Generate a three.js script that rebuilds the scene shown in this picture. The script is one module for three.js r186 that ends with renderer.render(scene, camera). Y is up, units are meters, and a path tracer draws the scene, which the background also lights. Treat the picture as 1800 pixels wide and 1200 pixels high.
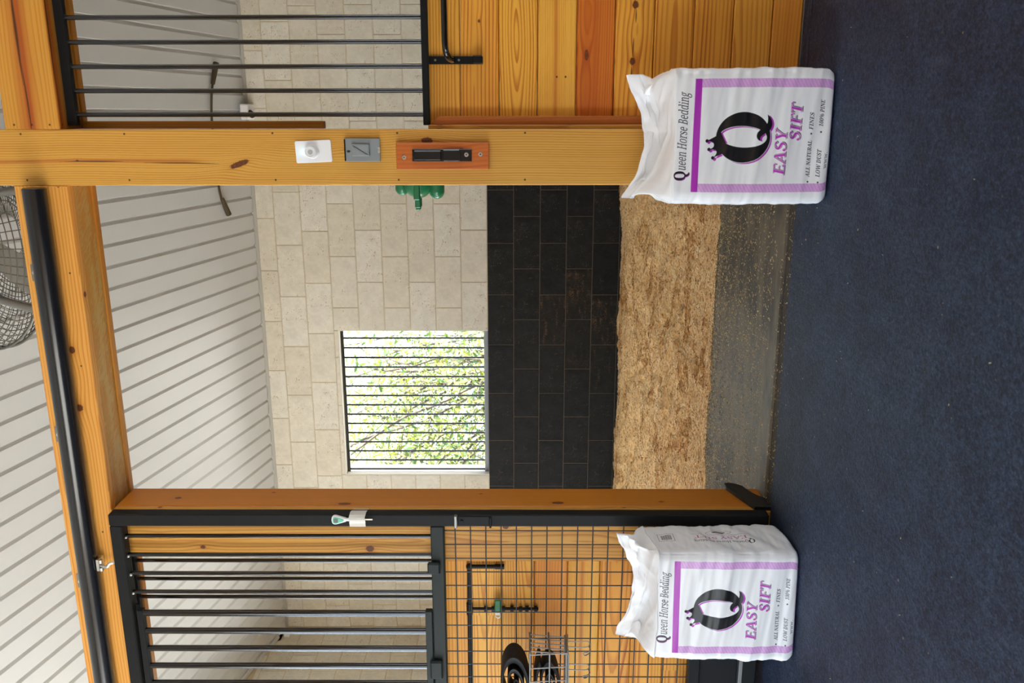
import * as THREE from 'three';
import { mergeGeometries } from 'three/addons/utils/BufferGeometryUtils.js';

// ---------------------------------------------------------------- camera, sky, sun, exposure
const scene = new THREE.Scene();
const FOCAL = 1500, YAW = THREE.MathUtils.degToRad(14.95), PITCH = THREE.MathUtils.degToRad(0.3), EYE = 0.96;
const camera = new THREE.PerspectiveCamera(2 * Math.atan(600 / FOCAL) * 180 / Math.PI, 1.5, 0.05, 200);
const forward = new THREE.Vector3(-Math.sin(YAW) * Math.cos(PITCH), Math.sin(PITCH), -Math.cos(YAW) * Math.cos(PITCH));
camera.position.set(0, EYE, 0);
camera.up.set(Math.cos(YAW), 0, -Math.sin(YAW));          // the photograph was taken with the camera on its side
camera.lookAt(forward.clone().add(camera.position));
camera.focus = 4.0;
camera.userData.fStop = 5.6;
scene.add(camera);

scene.background = new THREE.Color().setRGB(0.74, 0.87, 1.0);
scene.backgroundIntensity = 1.15;
const sun = new THREE.DirectionalLight(new THREE.Color().setRGB(1.0, 0.96, 0.9), 14);
sun.position.set(7, 18, 0.5);
sun.target.position.set(0, 0, -2);
sun.shadow.mapSize.set(2048, 2048);
Object.assign(sun.shadow.camera, { left: -16, right: 16, top: 16, bottom: -16, near: 1, far: 50 });
scene.add(sun, sun.target);

const renderer = new THREE.WebGLRenderer({ antialias: true });
renderer.toneMapping = THREE.LinearToneMapping;
renderer.toneMappingExposure = 4.5;
renderer.shadowMap.enabled = true;

// ---------------------------------------------------------------- helpers
let seed = 12345;
const rnd = () => { seed = (seed + 0x6d2b79f5) | 0; let t = Math.imul(seed ^ (seed >>> 15), 1 | seed); t = (t + Math.imul(t ^ (t >>> 7), 61 | t)) ^ t; return ((t ^ (t >>> 14)) >>> 0) / 4294967296; };
const rr = (a, b) => a + (b - a) * rnd();
const PERM = new Uint8Array(512), VAL = new Float32Array(256);
for (let i = 0; i < 256; i++) { PERM[i] = i; VAL[i] = rnd() * 2 - 1; }
for (let i = 255; i > 0; i--) { const j = Math.floor(rnd() * (i + 1)); const t = PERM[i]; PERM[i] = PERM[j]; PERM[j] = t; }
for (let i = 0; i < 256; i++) PERM[i + 256] = PERM[i];
function vn(x, y) {                                        // value noise -1..1
  const xi = Math.floor(x), yi = Math.floor(y); let fx = x - xi, fy = y - yi;
  fx = fx * fx * (3 - 2 * fx); fy = fy * fy * (3 - 2 * fy);
  const a = xi & 255, b = (xi + 1) & 255, c = yi & 255, d = (yi + 1) & 255;
  const v00 = VAL[PERM[PERM[a] + c]], v10 = VAL[PERM[PERM[b] + c]], v01 = VAL[PERM[PERM[a] + d]], v11 = VAL[PERM[PERM[b] + d]];
  return v00 + (v10 - v00) * fx + (v01 - v00 + (v00 - v10 - v01 + v11) * fx) * fy;
}
const fbm = (x, y, n = 4) => { let s = 0, a = 0.5, k = 0; for (let i = 0; i < n; i++) { s += a * vn(x, y); k += a; x = x * 2.03 + 17.1; y = y * 2.03 + 5.7; a *= 0.5; } return s / k; };
// periodic noise, for textures that repeat
function pn(x, y, p) {
  const xi = Math.floor(x), yi = Math.floor(y); let fx = x - xi, fy = y - yi;
  fx = fx * fx * (3 - 2 * fx); fy = fy * fy * (3 - 2 * fy);
  const w = (n) => (((n % p) + p) % p) & 255, a = w(xi), b = w(xi + 1), c = w(yi), d = w(yi + 1);
  const v00 = VAL[PERM[PERM[a] + c]], v10 = VAL[PERM[PERM[b] + c]], v01 = VAL[PERM[PERM[a] + d]], v11 = VAL[PERM[PERM[b] + d]];
  return v00 + (v10 - v00) * fx + (v01 - v00 + (v00 - v10 - v01 + v11) * fx) * fy;
}
const clamp = THREE.MathUtils.clamp, lerp = THREE.MathUtils.lerp, sstep = (a, b, x) => { const t = clamp((x - a) / (b - a), 0, 1); return t * t * (3 - 2 * t); };
const hash = (i) => { let t = Math.imul(i ^ 0x9e3779b9, 0x85ebca6b); t ^= t >>> 13; t = Math.imul(t, 0xc2b2ae35); return ((t ^ (t >>> 16)) >>> 0) / 4294967296; };

function dataTex(w, h, fn, srgb = true) {
  const d = new Uint8Array(w * h * 4), o = [0, 0, 0];
  for (let y = 0, i = 0; y < h; y++) for (let x = 0; x < w; x++, i += 4) { fn(x, y, o); d[i] = clamp(o[0], 0, 255); d[i + 1] = clamp(o[1], 0, 255); d[i + 2] = clamp(o[2], 0, 255); d[i + 3] = 255; }
  const t = new THREE.DataTexture(d, w, h, THREE.RGBAFormat);
  t.magFilter = THREE.LinearFilter; t.minFilter = THREE.LinearMipmapLinearFilter; t.generateMipmaps = true; t.wrapS = t.wrapT = THREE.RepeatWrapping;
  if (srgb) t.colorSpace = THREE.SRGBColorSpace;
  t.needsUpdate = true;
  return t;
}
const names = new Map();
function numbered(n) { const k = names.get(n) || 0; names.set(n, k + 1); return k ? `${n}_${String(k).padStart(3, '0')}` : n; }
function thing(name, label, category, group, pos = [0, 0, 0]) {
  const o = new THREE.Group(); o.name = numbered(name); o.userData = { label, category }; if (group) o.userData.group = group;
  o.position.set(...pos); scene.add(o); return o;
}
function struct(name) { const o = new THREE.Group(); o.name = name; o.userData = { kind: 'structure' }; scene.add(o); return o; }
function part(parent, name, geometry, material, pos, rot) {
  const m = new THREE.Mesh(geometry, material); m.name = name;
  if (pos) m.position.set(...pos);
  if (rot) m.rotation.set(...rot);
  parent.add(m); return m;
}
const std = (o) => new THREE.MeshStandardMaterial(o), phy = (o) => new THREE.MeshPhysicalMaterial(o);
const lin = (r, g, b) => new THREE.Color().setRGB(r, g, b);

// chamfered box, 44 triangles, uv in metres by face
const geoCache = new Map();
function cbox(w, h, d, c = 0.002, uvShift = 0) {
  const key = [w, h, d, c, uvShift].map((x) => x.toFixed(4)).join();
  if (geoCache.has(key)) return geoCache.get(key);
  const half = [w / 2, h / 2, d / 2], pos = [], nor = [], uv = [];
  c = Math.min(c, w / 2.2, h / 2.2, d / 2.2);
  const P = (s, ax) => [0, 1, 2].map((k) => s[k] * (k === ax ? half[k] : half[k] - c));
  const add = (a, b, cc) => {
    const u = [b[0] - a[0], b[1] - a[1], b[2] - a[2]], v = [cc[0] - a[0], cc[1] - a[1], cc[2] - a[2]];
    let n = [u[1] * v[2] - u[2] * v[1], u[2] * v[0] - u[0] * v[2], u[0] * v[1] - u[1] * v[0]]; const l = Math.hypot(...n) || 1; n = n.map((x) => x / l);
    let t = [a, b, cc];
    if (n[0] * (a[0] + b[0] + cc[0]) + n[1] * (a[1] + b[1] + cc[1]) + n[2] * (a[2] + b[2] + cc[2]) < 0) { n = n.map((x) => -x); t = [a, cc, b]; }
    const ax = Math.abs(n[0]) > 0.75 ? 0 : Math.abs(n[1]) > 0.75 ? 1 : 2;
    for (const p of t) { pos.push(...p); nor.push(...n); uv.push((ax === 0 ? p[2] : p[0]) + uvShift * 1.37, (ax === 1 ? p[2] : p[1]) + uvShift * 0.71); }
  };
  const quad = (a, b, cc, dd) => { add(a, b, cc); add(a, cc, dd); };
  for (let ax = 0; ax < 3; ax++) for (const s of [-1, 1]) {
    const b = (ax + 1) % 3, e = (ax + 2) % 3, S = (i, j) => { const v = [0, 0, 0]; v[ax] = s; v[b] = i; v[e] = j; return v; };
    quad(P(S(-1, -1), ax), P(S(1, -1), ax), P(S(1, 1), ax), P(S(-1, 1), ax));
  }
  for (let e = 0; e < 3; e++) { const a = (e + 1) % 3, b = (e + 2) % 3; for (const sa of [-1, 1]) for (const sb of [-1, 1]) { const S = (k) => { const v = [0, 0, 0]; v[e] = k; v[a] = sa; v[b] = sb; return v; }; quad(P(S(-1), a), P(S(1), a), P(S(1), b), P(S(-1), b)); } }
  for (const x of [-1, 1]) for (const y of [-1, 1]) for (const z of [-1, 1]) add(P([x, y, z], 0), P([x, y, z], 1), P([x, y, z], 2));
  const g = new THREE.BufferGeometry();
  g.setAttribute('position', new THREE.Float32BufferAttribute(pos, 3)); g.setAttribute('normal', new THREE.Float32BufferAttribute(nor, 3)); g.setAttribute('uv', new THREE.Float32BufferAttribute(uv, 2));
  geoCache.set(key, g); return g;
}
// box between two corners
function slab(parent, name, x0, x1, y0, y1, z0, z1, material, c = 0.002, shift = 0) {
  return part(parent, name, cbox(Math.abs(x1 - x0), Math.abs(y1 - y0), Math.abs(z1 - z0), c, shift), material, [(x0 + x1) / 2, (y0 + y1) / 2, (z0 + z1) / 2]);
}
function cyl(parent, name, a, b, r, material, seg = 10, r2 = r) {
  const A = new THREE.Vector3(...a), B = new THREE.Vector3(...b), L = A.distanceTo(B);
  const key = 'c' + [r, r2, L, seg].map((x) => x.toFixed(4)).join();
  if (!geoCache.has(key)) geoCache.set(key, new THREE.CylinderGeometry(r2, r, L, seg, 1));
  const m = part(parent, name, geoCache.get(key), material);
  m.position.copy(A).add(B).multiplyScalar(0.5); m.quaternion.setFromUnitVectors(new THREE.Vector3(0, 1, 0), B.clone().sub(A).normalize());
  return m;
}
const V = (x, y, z) => new THREE.Vector3(x, y, z);
function tube(parent, name, pts, r, material, seg = 40, rad = 8, closed = false) {
  return part(parent, name, new THREE.TubeGeometry(new THREE.CatmullRomCurve3(pts.map((p) => V(...p)), closed, 'centripetal'), seg, r, rad, closed), material);
}
function roundedRect(w, h, r) {
  const s = new THREE.Shape(), x = -w / 2, y = -h / 2;
  s.moveTo(x + r, y); s.lineTo(x + w - r, y); s.quadraticCurveTo(x + w, y, x + w, y + r); s.lineTo(x + w, y + h - r); s.quadraticCurveTo(x + w, y + h, x + w - r, y + h);
  s.lineTo(x + r, y + h); s.quadraticCurveTo(x, y + h, x, y + h - r); s.lineTo(x, y + r); s.quadraticCurveTo(x, y, x + r, y); return s;
}
const extrude = (s, d, bevel = 0.0015) => new THREE.ExtrudeGeometry(s, { depth: d - 2 * bevel, bevelEnabled: true, bevelThickness: bevel, bevelSize: bevel, bevelOffset: -bevel, bevelSegments: 2, curveSegments: 6 }).translate(0, 0, bevel);

// ---------------------------------------------------------------- pine: rings of a trunk cut into planks, ten planks side by side in one texture
const WOOD_LEN = 2.9, SLOT_W = 0.2, SLOTS = 10;
function woodAtlas(specs, tone) {
  const W = 2048, Hh = 2048, slotPx = W / SLOTS;
  for (const q of specs) q.f = tone;
  return dataTex(W, Hh, (px, py, o) => {
    const s = Math.min(SLOTS - 1, Math.floor(px / slotPx)), q = specs[s];
    const X = ((px - s * slotPx) / slotPx - 0.5) * SLOT_W, Z = py / Hh * WOOD_LEN - WOOD_LEN / 2, sd = q.seed * 13.7;
    let cx = q.cx + 0.012 * vn(Z * 0.9, sd) + 0.003 * vn(Z * 4, sd + 3);
    let d = q.d + q.dv * vn(Z * 1.5 + sd, sd + 9) + 0.004 * vn(Z * 3.1, sd + 4);
    let dx = X - cx, r = Math.sqrt(dx * dx + d * d), knot = 0, ring = 0, halo = 0;
    for (const k of q.knots || []) {                        // [along, across, radius, stretch]
      const kz = (Z - k[0]), kx = (X - k[1]) + (k[4] || 0) * kz, st = k[3] || 1;
      if (Math.abs(kz) > 0.25) continue;
      const e = Math.hypot(kx / k[2], kz / (k[2] * st));
      r += k[2] * 1.1 * Math.exp(-(kx * kx) / (k[2] * k[2] * 9) - (kz * kz) / (k[2] * k[2] * 34 * st));
      const ee = e + 0.12 * vn(kx * 300, kz * 300);
      if (ee < 1) { knot = Math.max(knot, sstep(1, 0.75, ee)); ring = 0.5 + 0.5 * Math.sin(ee * 16); }
      halo = Math.max(halo, Math.exp(-Math.max(0, e - 1) * 1.6) * 0.5);
    }
    const ph = r / q.s + 0.25 * vn(X * 30, Z * 2.5 + sd) + 0.06 * vn(X * 160, Z * 5);
    const t = ph - Math.floor(ph), late = sstep(0.35, 0.9, t) * (1 - sstep(0.93, 1, t));
    const vary = 0.7 + 0.3 * vn(Math.floor(ph) * 7.3, sd);
    let m = late * q.k * 1.3 * vary + 0.10 * vn(X * 900, Z * 7 + sd) + 0.12 * vn(X * 26, Z * 0.8 + sd) + halo * 0.55;
    let red = q.red ? Math.exp(-(((X - q.red[0] - 0.006 * vn(Z * 2, sd)) / q.red[1]) ** 2)) * q.red[2] * (0.75 + 0.25 * vn(X * 60, Z * 1.2)) : 0;
    if (q.red && q.red[3] !== undefined) red *= sstep(q.red[3], q.red[3] + 0.12, Z) ;
    m = clamp(m, 0, 1.35);
    const L = q.light, D = q.dark;
    let R = lerp(L[0], D[0], m), G = lerp(L[1], D[1], m), B = lerp(L[2], D[2], m);
    red = Math.min(red, 0.9); R = lerp(R, 176, red); G = lerp(G, 84, red); B = lerp(B, 26, red);
    if (knot) { R = lerp(R, 84 + 34 * ring, knot * 0.92); G = lerp(G, 40 + 22 * ring, knot * 0.92); B = lerp(B, 18 + 12 * ring, knot * 0.92); }
    for (const c of q.cracks || []) {                       // [from, to, across, width]
      if (Z > c[0] && Z < c[1]) { const w = c[3] * Math.sin(Math.PI * (Z - c[0]) / (c[1] - c[0])), e = Math.abs(X - c[2] - 0.006 * vn(Z * 6, sd)) / w; if (e < 1) { const f = (1 - e) * 0.85; R = lerp(R, 45, f); G = lerp(G, 24, f); B = lerp(B, 12, f); } }
    }
    for (const n of q.nails || []) { const e = Math.hypot((X - n[1]) * 1, Z - n[0]) / 0.0042; if (e < 1) { R = lerp(R, 52, 1 - e * e); G = lerp(G, 28, 1 - e * e); B = lerp(B, 14, 1 - e * e); } }
    if (q.chew) { const f = sstep(0.1, 0.6, 0.5 * vn(X * 40, Z * 9) + 0.5 * vn((X + Z) * 220, (X - Z) * 40) + q.chew * (0.35 + 0.5 * vn(Z * 1.6 + 3, 2))); R = lerp(R, 206, f * 0.7); G = lerp(G, 182, f * 0.7); B = lerp(B, 148, f * 0.7); }
    o[0] = R * q.f; o[1] = G * q.f * 0.985; o[2] = B * q.f * 0.8;
  });
}
const Lt = [226, 168, 82], Dk = [188, 116, 38];
const nailPairs = (list) => list.flatMap(([z, a, b]) => [[z, a], [z, b]]);
// timbers (faces 0.19 m wide)
const timber = woodAtlas([
  { seed: 1, cx: 0.15, d: 0.03, dv: 0.02, s: 0.0075, k: 0.8, light: [226, 174, 94], dark: [196, 128, 50], knots: [[0.47, -0.022, 0.011, 3.4, 0.35], [0.10, 0.026, 0.008, 1.6], [-0.17, 0.055, 0.012, 1.8], [1.02, -0.01, 0.003, 2]], red: [-0.012, 0.006, 0.7, 0.55], cracks: [[0.85, 1.08, -0.012, 0.003], [0.52, 0.8, -0.016, 0.003]], nails: nailPairs([[1.2, 0.078, -0.075], [0.85, 0.078, -0.075], [0.35, 0.08, -0.075], [-0.07, 0.08, -0.075], [-0.5, 0.08, -0.075], [-0.95, 0.08, -0.075]]) },
  { seed: 2, cx: 0.02, d: 0.03, dv: 0.03, s: 0.011, k: 0.7, light: [240, 178, 104], dark: [204, 122, 46], knots: [[0.62, 0.0, 0.010, 1.2], [0.42, -0.03, 0.012, 1.3], [0.2, -0.028, 0.014, 1.1], [-0.22, 0.03, 0.012, 1.2], [-0.27, 0.0, 0.01, 1]], nails: [[1.35, -0.03], [1.0, -0.06], [0.7, -0.06], [0.36, -0.055], [-0.3, -0.05]] },
  { seed: 3, cx: 0.0, d: 0.06, dv: 0.01, s: 0.0085, k: 0.5, light: [224, 164, 78], dark: [190, 118, 42], red: [0.004, 0.026, 1.25], cracks: [[-0.75, -0.48, 0.004, 0.004], [-0.56, -0.22, 0.008, 0.007]], nails: [[-0.685, 0.06], [-0.685, 0.0], [-0.685, -0.06]] },
  { seed: 4, cx: 0.12, d: 0.05, dv: 0.02, s: 0.010, k: 0.35, light: [218, 138, 44], dark: [184, 102, 26], knots: [[0.98, 0.01, 0.01, 1.4], [0.32, 0.06, 0.012, 2.4], [-0.2, -0.03, 0.004, 1.5], [-0.5, 0.05, 0.012, 2.2], [-0.9, 0.04, 0.006, 2], [0.62, -0.04, 0.004, 2]] },
  { seed: 5, cx: -0.03, d: 0.02, dv: 0.03, s: 0.013, k: 0.75, light: [230, 172, 90], dark: [190, 120, 48], knots: [[1.02, -0.01, 0.007, 1.4], [0.22, -0.062, 0.014, 1.3], [0.86, -0.055, 0.008, 1.4], [-0.3, 0.03, 0.009, 1.4], [-0.75, -0.02, 0.012, 1.2]], nails: [[0.0, 0.04], [-0.35, 0.04], [-0.8, 0.04]] },
  { seed: 6, cx: 0.02, d: 0.04, dv: 0.02, s: 0.012, k: 0.35, light: [206, 148, 66], dark: [176, 106, 36], chew: 0.75 },
  { seed: 7, cx: 0.0, d: 0.02, dv: 0.03, s: 0.012, k: 0.7, light: Lt, dark: Dk, knots: [[0.3, 0.02, 0.012, 1.3], [-0.6, -0.03, 0.01, 1.4]] },
  { seed: 8, cx: 0.08, d: 0.02, dv: 0.02, s: 0.009, k: 0.5, light: [206, 142, 60], dark: [176, 102, 34], knots: [[0.7, -0.02, 0.01, 1.3]] },
  { seed: 9, cx: 0.1, d: 0.03, dv: 0.02, s: 0.010, k: 0.45, light: [196, 116, 52], dark: [160, 78, 28], red: [0, 0.09, 0.5] },
  { seed: 10, cx: -0.1, d: 0.05, dv: 0.03, s: 0.012, k: 0.6, light: [216, 120, 52], dark: [180, 78, 26], knots: [[0.4, 0.02, 0.008, 1.3]], red: [0.02, 0.1, 0.35] },
], 0.9);
// tongue-and-groove boards (faces 0.13 m wide); along = metres from the middle of a 1.3 m board
const boards = woodAtlas([
  { seed: 21, cx: -0.05, d: 0.02, dv: 0.02, s: 0.010, k: 0.85, light: [226, 170, 84], dark: [190, 118, 40] },
  { seed: 22, cx: 0.02, d: 0.012, dv: 0.045, s: 0.013, k: 0.85, light: [224, 162, 76], dark: [182, 104, 34], knots: [[-0.35, 0.0, 0.004, 1.5]] },
  { seed: 23, cx: 0.0, d: 0.01, dv: 0.04, s: 0.0095, k: 0.85, light: [228, 172, 80], dark: [188, 116, 36] },
  { seed: 24, cx: 0.14, d: 0.04, dv: 0.02, s: 0.0055, k: 0.7, light: [228, 174, 86], dark: [194, 126, 44], red: [0.004, 0.007, 0.6], nails: [[-0.53, 0.0], [-0.53, -0.03]] },
  { seed: 25, cx: 0.03, d: 0.04, dv: 0.03, s: 0.008, k: 0.85, light: [206, 122, 46], dark: [172, 84, 26], red: [0.012, 0.045, 0.8], knots: [[-0.46, 0.03, 0.008, 2.6], [-0.27, 0.02, 0.005, 1]] },
  { seed: 26, cx: 0.0, d: 0.02, dv: 0.02, s: 0.013, k: 0.9, light: [226, 164, 74], dark: [186, 108, 34], knots: [[-0.3, 0.0, 0.0115, 1.2], [-0.48, 0.004, 0.0105, 1.3]], cracks: [[-0.47, -0.4, 0.003, 0.003], [-0.55, -0.49, 0.004, 0.003], [-0.36, -0.31, 0, 0.003]] },
  { seed: 27, cx: 0.0, d: 0.012, dv: 0.05, s: 0.014, k: 0.95, light: [222, 158, 72], dark: [178, 100, 32] },
  { seed: 28, cx: -0.01, d: 0.012, dv: 0.05, s: 0.014, k: 0.95, light: [220, 156, 70], dark: [176, 98, 32], knots: [[0.12, 0.0, 0.01, 1.2]] },
  { seed: 29, cx: 0.06, d: 0.02, dv: 0.03, s: 0.013, k: 0.6, light: [224, 164, 78], dark: [184, 108, 38], knots: [[-0.6, 0.01, 0.013, 1.2], [0.35, -0.01, 0.015, 1.3]] },
  { seed: 30, cx: -0.09, d: 0.02, dv: 0.02, s: 0.011, k: 0.5, light: [226, 160, 78], dark: [190, 110, 42], red: [0, 0.08, 0.25], cracks: [[0.2, 0.6, 0.01, 0.004]] },
], 1.05);
const timberMat = phy({ map: timber, roughness: 0.5, specularIntensity: 0.7, clearcoat: 0.15, clearcoatRoughness: 0.3 });
const boardMat = phy({ map: boards, roughness: 0.5, specularIntensity: 0.7, clearcoat: 0.18, clearcoatRoughness: 0.3 });
// a piece of wood between two corners; grain along axis g, plank number slot
function wood(parent, name, x0, x1, y0, y1, z0, z1, g, slot, material = timberMat, v0 = 0.5, c = 0.003, flip = 1) {
  const w = Math.abs(x1 - x0), h = Math.abs(y1 - y0), d = Math.abs(z1 - z0), base = cbox(w, h, d, c), geo = base.clone();
  const p = geo.attributes.position, n = geo.attributes.normal, uv = new Float32Array(p.count * 2);
  for (let i = 0; i < p.count; i += 3) {
    const N = [n.getX(i), n.getY(i), n.getZ(i)].map(Math.abs); let na = N.indexOf(Math.max(...N));
    let a = na === g ? (g + 1) % 3 : 3 - g - na;
    for (let j = i; j < i + 3; j++) {
      const q = [p.getX(j), p.getY(j), p.getZ(j)];
      uv[2 * j] = (slot + 0.5 + flip * clamp(q[a] / SLOT_W, -0.48, 0.48)) / SLOTS; uv[2 * j + 1] = v0 + (na === g ? q[3 - g - a] : q[g]) / WOOD_LEN;
    }
  }
  geo.setAttribute('uv', new THREE.BufferAttribute(uv, 2));
  return part(parent, name, geo, material, [(x0 + x1) / 2, (y0 + y1) / 2, (z0 + z1) / 2]);
}

// ---------------------------------------------------------------- other materials
const blackMetal = phy({ color: lin(0.011, 0.0115, 0.0125), roughness: 0.5, specularIntensity: 0.22, clearcoat: 0.03, clearcoatRoughness: 0.3 });
const glossBlack = phy({ color: lin(0.006, 0.0065, 0.009), roughness: 0.26, specularIntensity: 0.9, clearcoat: 0.4, clearcoatRoughness: 0.15 });
const barMat = phy({ color: lin(0.005, 0.005, 0.006), roughness: 0.16, specularIntensity: 1, clearcoat: 0.5, clearcoatRoughness: 0.06 });
const greenBlack = phy({ color: lin(0.014, 0.019, 0.018), roughness: 0.5, specularIntensity: 0.35, clearcoat: 0.06, clearcoatRoughness: 0.3 });
const zinc = std({ color: lin(0.62, 0.62, 0.6), metalness: 1, roughness: 0.35 });
const greySteel = std({ color: lin(0.26, 0.26, 0.25), metalness: 0.8, roughness: 0.45 });
const wireMat = std({ color: lin(0.035, 0.033, 0.032), metalness: 0.3, roughness: 0.42 });
const blackRubber = std({ color: lin(0.012, 0.012, 0.013), roughness: 0.55 });
const whitePlastic = phy({ color: lin(0.8, 0.8, 0.82), roughness: 0.35, clearcoat: 0.2 });
const greyPlastic = std({ color: lin(0.22, 0.24, 0.25), roughness: 0.5 });
const greenPlastic = phy({ color: lin(0.008, 0.16, 0.06), roughness: 0.3, clearcoat: 0.4, clearcoatRoughness: 0.15 });
const mintPlastic = std({ color: lin(0.12, 0.5, 0.34), roughness: 0.4 });
const brownCord = std({ color: lin(0.07, 0.05, 0.022), roughness: 0.9 });
const blackPipe = phy({ color: lin(0.008, 0.008, 0.009), roughness: 0.45, specularIntensity: 0.5 });

// concrete block, painted: fine pits, brown splashes
function blockTex(base, spots, spotCol, scuff) {
  return dataTex(768, 768, (x, y, o) => {
    const u = x / 768 * 12, v = y / 768 * 12;
    let n = 5 * pn(u * 16, v * 16, 192) + 4 * pn(u * 3, v * 3, 36) + 5 * pn(u, v, 12);
    let f = sstep(0.62, 0.8, pn(u * 11 + 0.5, v * 11, 132)) * sstep(0.0, 0.5, pn(u * 1.3, v * 1.3, 15) + spots - 0.5) * 0.7;
    if (scuff) f = Math.max(f, sstep(0.25, 0.75, 0.6 * pn(u * 0.9, v * 3.2, 12) + 0.5 * pn(u * 12, v * 20, 240) + scuff - 0.5));
    for (let c = 0; c < 3; c++) o[c] = lerp(base[c] + n, spotCol[c], f);
  });
}
const blockBump = dataTex(512, 512, (x, y, o) => { const u = x / 512 * 8, v = y / 512 * 8; const pit = sstep(0.45, 0.8, pn(u * 14, v * 14, 112)); o[0] = o[1] = o[2] = 150 + 40 * pn(u * 24, v * 24, 192) + 25 * pn(u * 3, v * 3, 24) - 90 * pit; }, false);
const rep = (t, sx, sy = sx) => { const c = t.clone(); c.repeat.set(sx, sy); c.needsUpdate = true; return c; };
const bumpB = rep(blockBump, 2, 2);
const creamMats = [[210, 204, 189], [208, 201, 184], [213, 208, 195]].map((b, i) => std({ map: rep(blockTex(b, 0.15 + 0.22 * i, [150, 112, 72]), 1.3), bumpMap: bumpB, bumpScale: 0.0012, roughness: 0.75 }));
const darkMats = [[[24, 24, 26], 0.3, [96, 80, 60]], [[27, 27, 27], 0.5, [104, 86, 62]], [[28, 27, 25], 0.5, [92, 70, 46], 0.26], [[30, 28, 26], 0.5, [98, 72, 46], 0.42]].map(([base, spots, col, scuff]) => phy({ map: rep(blockTex(base, spots, col, scuff), 1.3), bumpMap: bumpB, bumpScale: 0.0012, roughness: 0.65, specularIntensity: 0.45 }));
const creamJoint = std({ color: lin(0.54, 0.45, 0.31), roughness: 0.9 }), darkJoint = std({ color: lin(0.1, 0.08, 0.056), roughness: 0.9 });
const ceilMat = phy({ color: lin(0.57, 0.582, 0.59), roughness: 0.42 });
const plainWall = std({ color: lin(0.66, 0.63, 0.56), roughness: 0.8 });

// rubber floor of the aisle: black crumb with blue and pale flecks
const rubberTex = dataTex(2048, 2048, (x, y, o) => {
  const n = 9 * pn(x / 8, y / 8, 256) + 10 * pn(x / 3.2 + 0.3, y / 3.2, 640) + 5 * pn(x / 64, y / 64, 32), h = hash(x * 2053 + y * 7919), c = hash((x >> 1) * 4099 + (y >> 1) * 911);
  let R = 25 + n * 1.5, G = 39 + n * 1.5, B = 61 + n * 1.5;
  if (c > 0.955) { R += 16; G += 28; B += 42; } else if (c < 0.02) { R += 34; G += 32; B += 28; } else if (c < 0.1) { R -= 14; G -= 14; B -= 14; }
  if (h > 0.9994) { R = 150; G = 138; B = 116; }
  o[0] = R; o[1] = G; o[2] = B;
});
const rubberBump = dataTex(1024, 1024, (x, y, o) => { o[0] = o[1] = o[2] = 128 + 70 * pn(x / 4, y / 4, 256) + 40 * pn(x / 9, y / 9, 113); }, false);
const rubberMat = phy({ specularIntensity: 0.7, map: rep(rubberTex, 1 / 2.2), bumpMap: rep(rubberBump, 1 / 1.1), bumpScale: 0.0016, roughness: 0.62 });
// stall mat: worn rubber with grey-brown dust
const stallMatTex = dataTex(1024, 1024, (x, y, o) => {
  const a = pn(x / 90, y / 40, 11) * 0.6 + pn(x / 30, y / 14, 34) * 0.3, n = 6 * pn(x / 3, y / 3, 341), h = hash(x * 331 + y * 7177), d = clamp(0.5 + a, 0, 1);
  let R = lerp(56, 104, d) + n, G = lerp(52, 93, d) + n, B = lerp(46, 76, d) + n;
  if (h > 0.9975) { R = 168; G = 140; B = 96; }
  o[0] = R; o[1] = G; o[2] = B;
});
const stallMat = std({ map: rep(stallMatTex, 1 / 1.6), roughness: 0.55 });
const shavTex = dataTex(1024, 1024, (x, y, o) => {
  const n = pn(x / 2.2, y / 3.4, 301) * 0.6 + pn(x / 5, y / 5, 204) * 0.4, big = pn(x / 60, y / 60, 17), dk = sstep(0.25, 0.7, pn(x / 14, y / 14, 73) * 0.6 + big * 0.5), h = hash(x * 77 + y * 9011);
  let R = 240 + 14 * n - 22 * dk, G = 202 + 22 * n - 36 * dk, B = 142 + 26 * n - 46 * dk;
  if (h > 0.992) { R *= 0.7; G *= 0.62; B *= 0.5; } else if (h < 0.01) { R += 20; G += 28; B += 34; }
  o[0] = R; o[1] = G; o[2] = B;
});
const shavMat = std({ map: rep(shavTex, 1 / 0.9), roughness: 0.95 });

// ---------------------------------------------------------------- the shell of the barn
const FRONT = -2.95, REAR = -3.15, BACK = -6.54, X0 = -4.32, X1 = 1.35, XR = 2.6, SLOPE = 0.2175, RIDGE = -1.05, OPP = 0.95, ENDL = -4.55, ENDR = 6.6;
const roofY = (z) => z < RIDGE ? 2.97 + SLOPE * (z - BACK) : 2.97 + SLOPE * (RIDGE - BACK) - SLOPE * (z - RIDGE);

{
  const f = struct('floor');
  slab(f, 'rubber_flooring', ENDL - 1.2, ENDR + 1, -0.06, 0, -2.965, OPP, rubberMat, 0.006);
  slab(f, 'rubber_flooring', -0.234, ENDR, -0.06, 0, -2.965, -3.06, rubberMat, 0.0005); slab(f, 'rubber_flooring', X0, -1.4495, -0.06, 0, -2.965, -3.06, rubberMat, 0.0005);
  const s = struct('floor_stall');
  slab(s, 'rubber_mat', X0, XR, -0.06, 0.002, -3.035, BACK, stallMat, 0.006);
  slab(struct('trim_1'), 'joint_strip', -1.4495, -0.234, -0.06, -0.007, -2.96, -3.04, std({ color: lin(0.045, 0.033, 0.024), roughness: 0.85 }), 0.001);
  const g = struct('ground');
  slab(g, 'gravel_yard', -60, 60, -0.3, -0.07, -60, 60, std({ color: lin(0.42, 0.42, 0.4), roughness: 1 }), 0.001);
}
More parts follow.
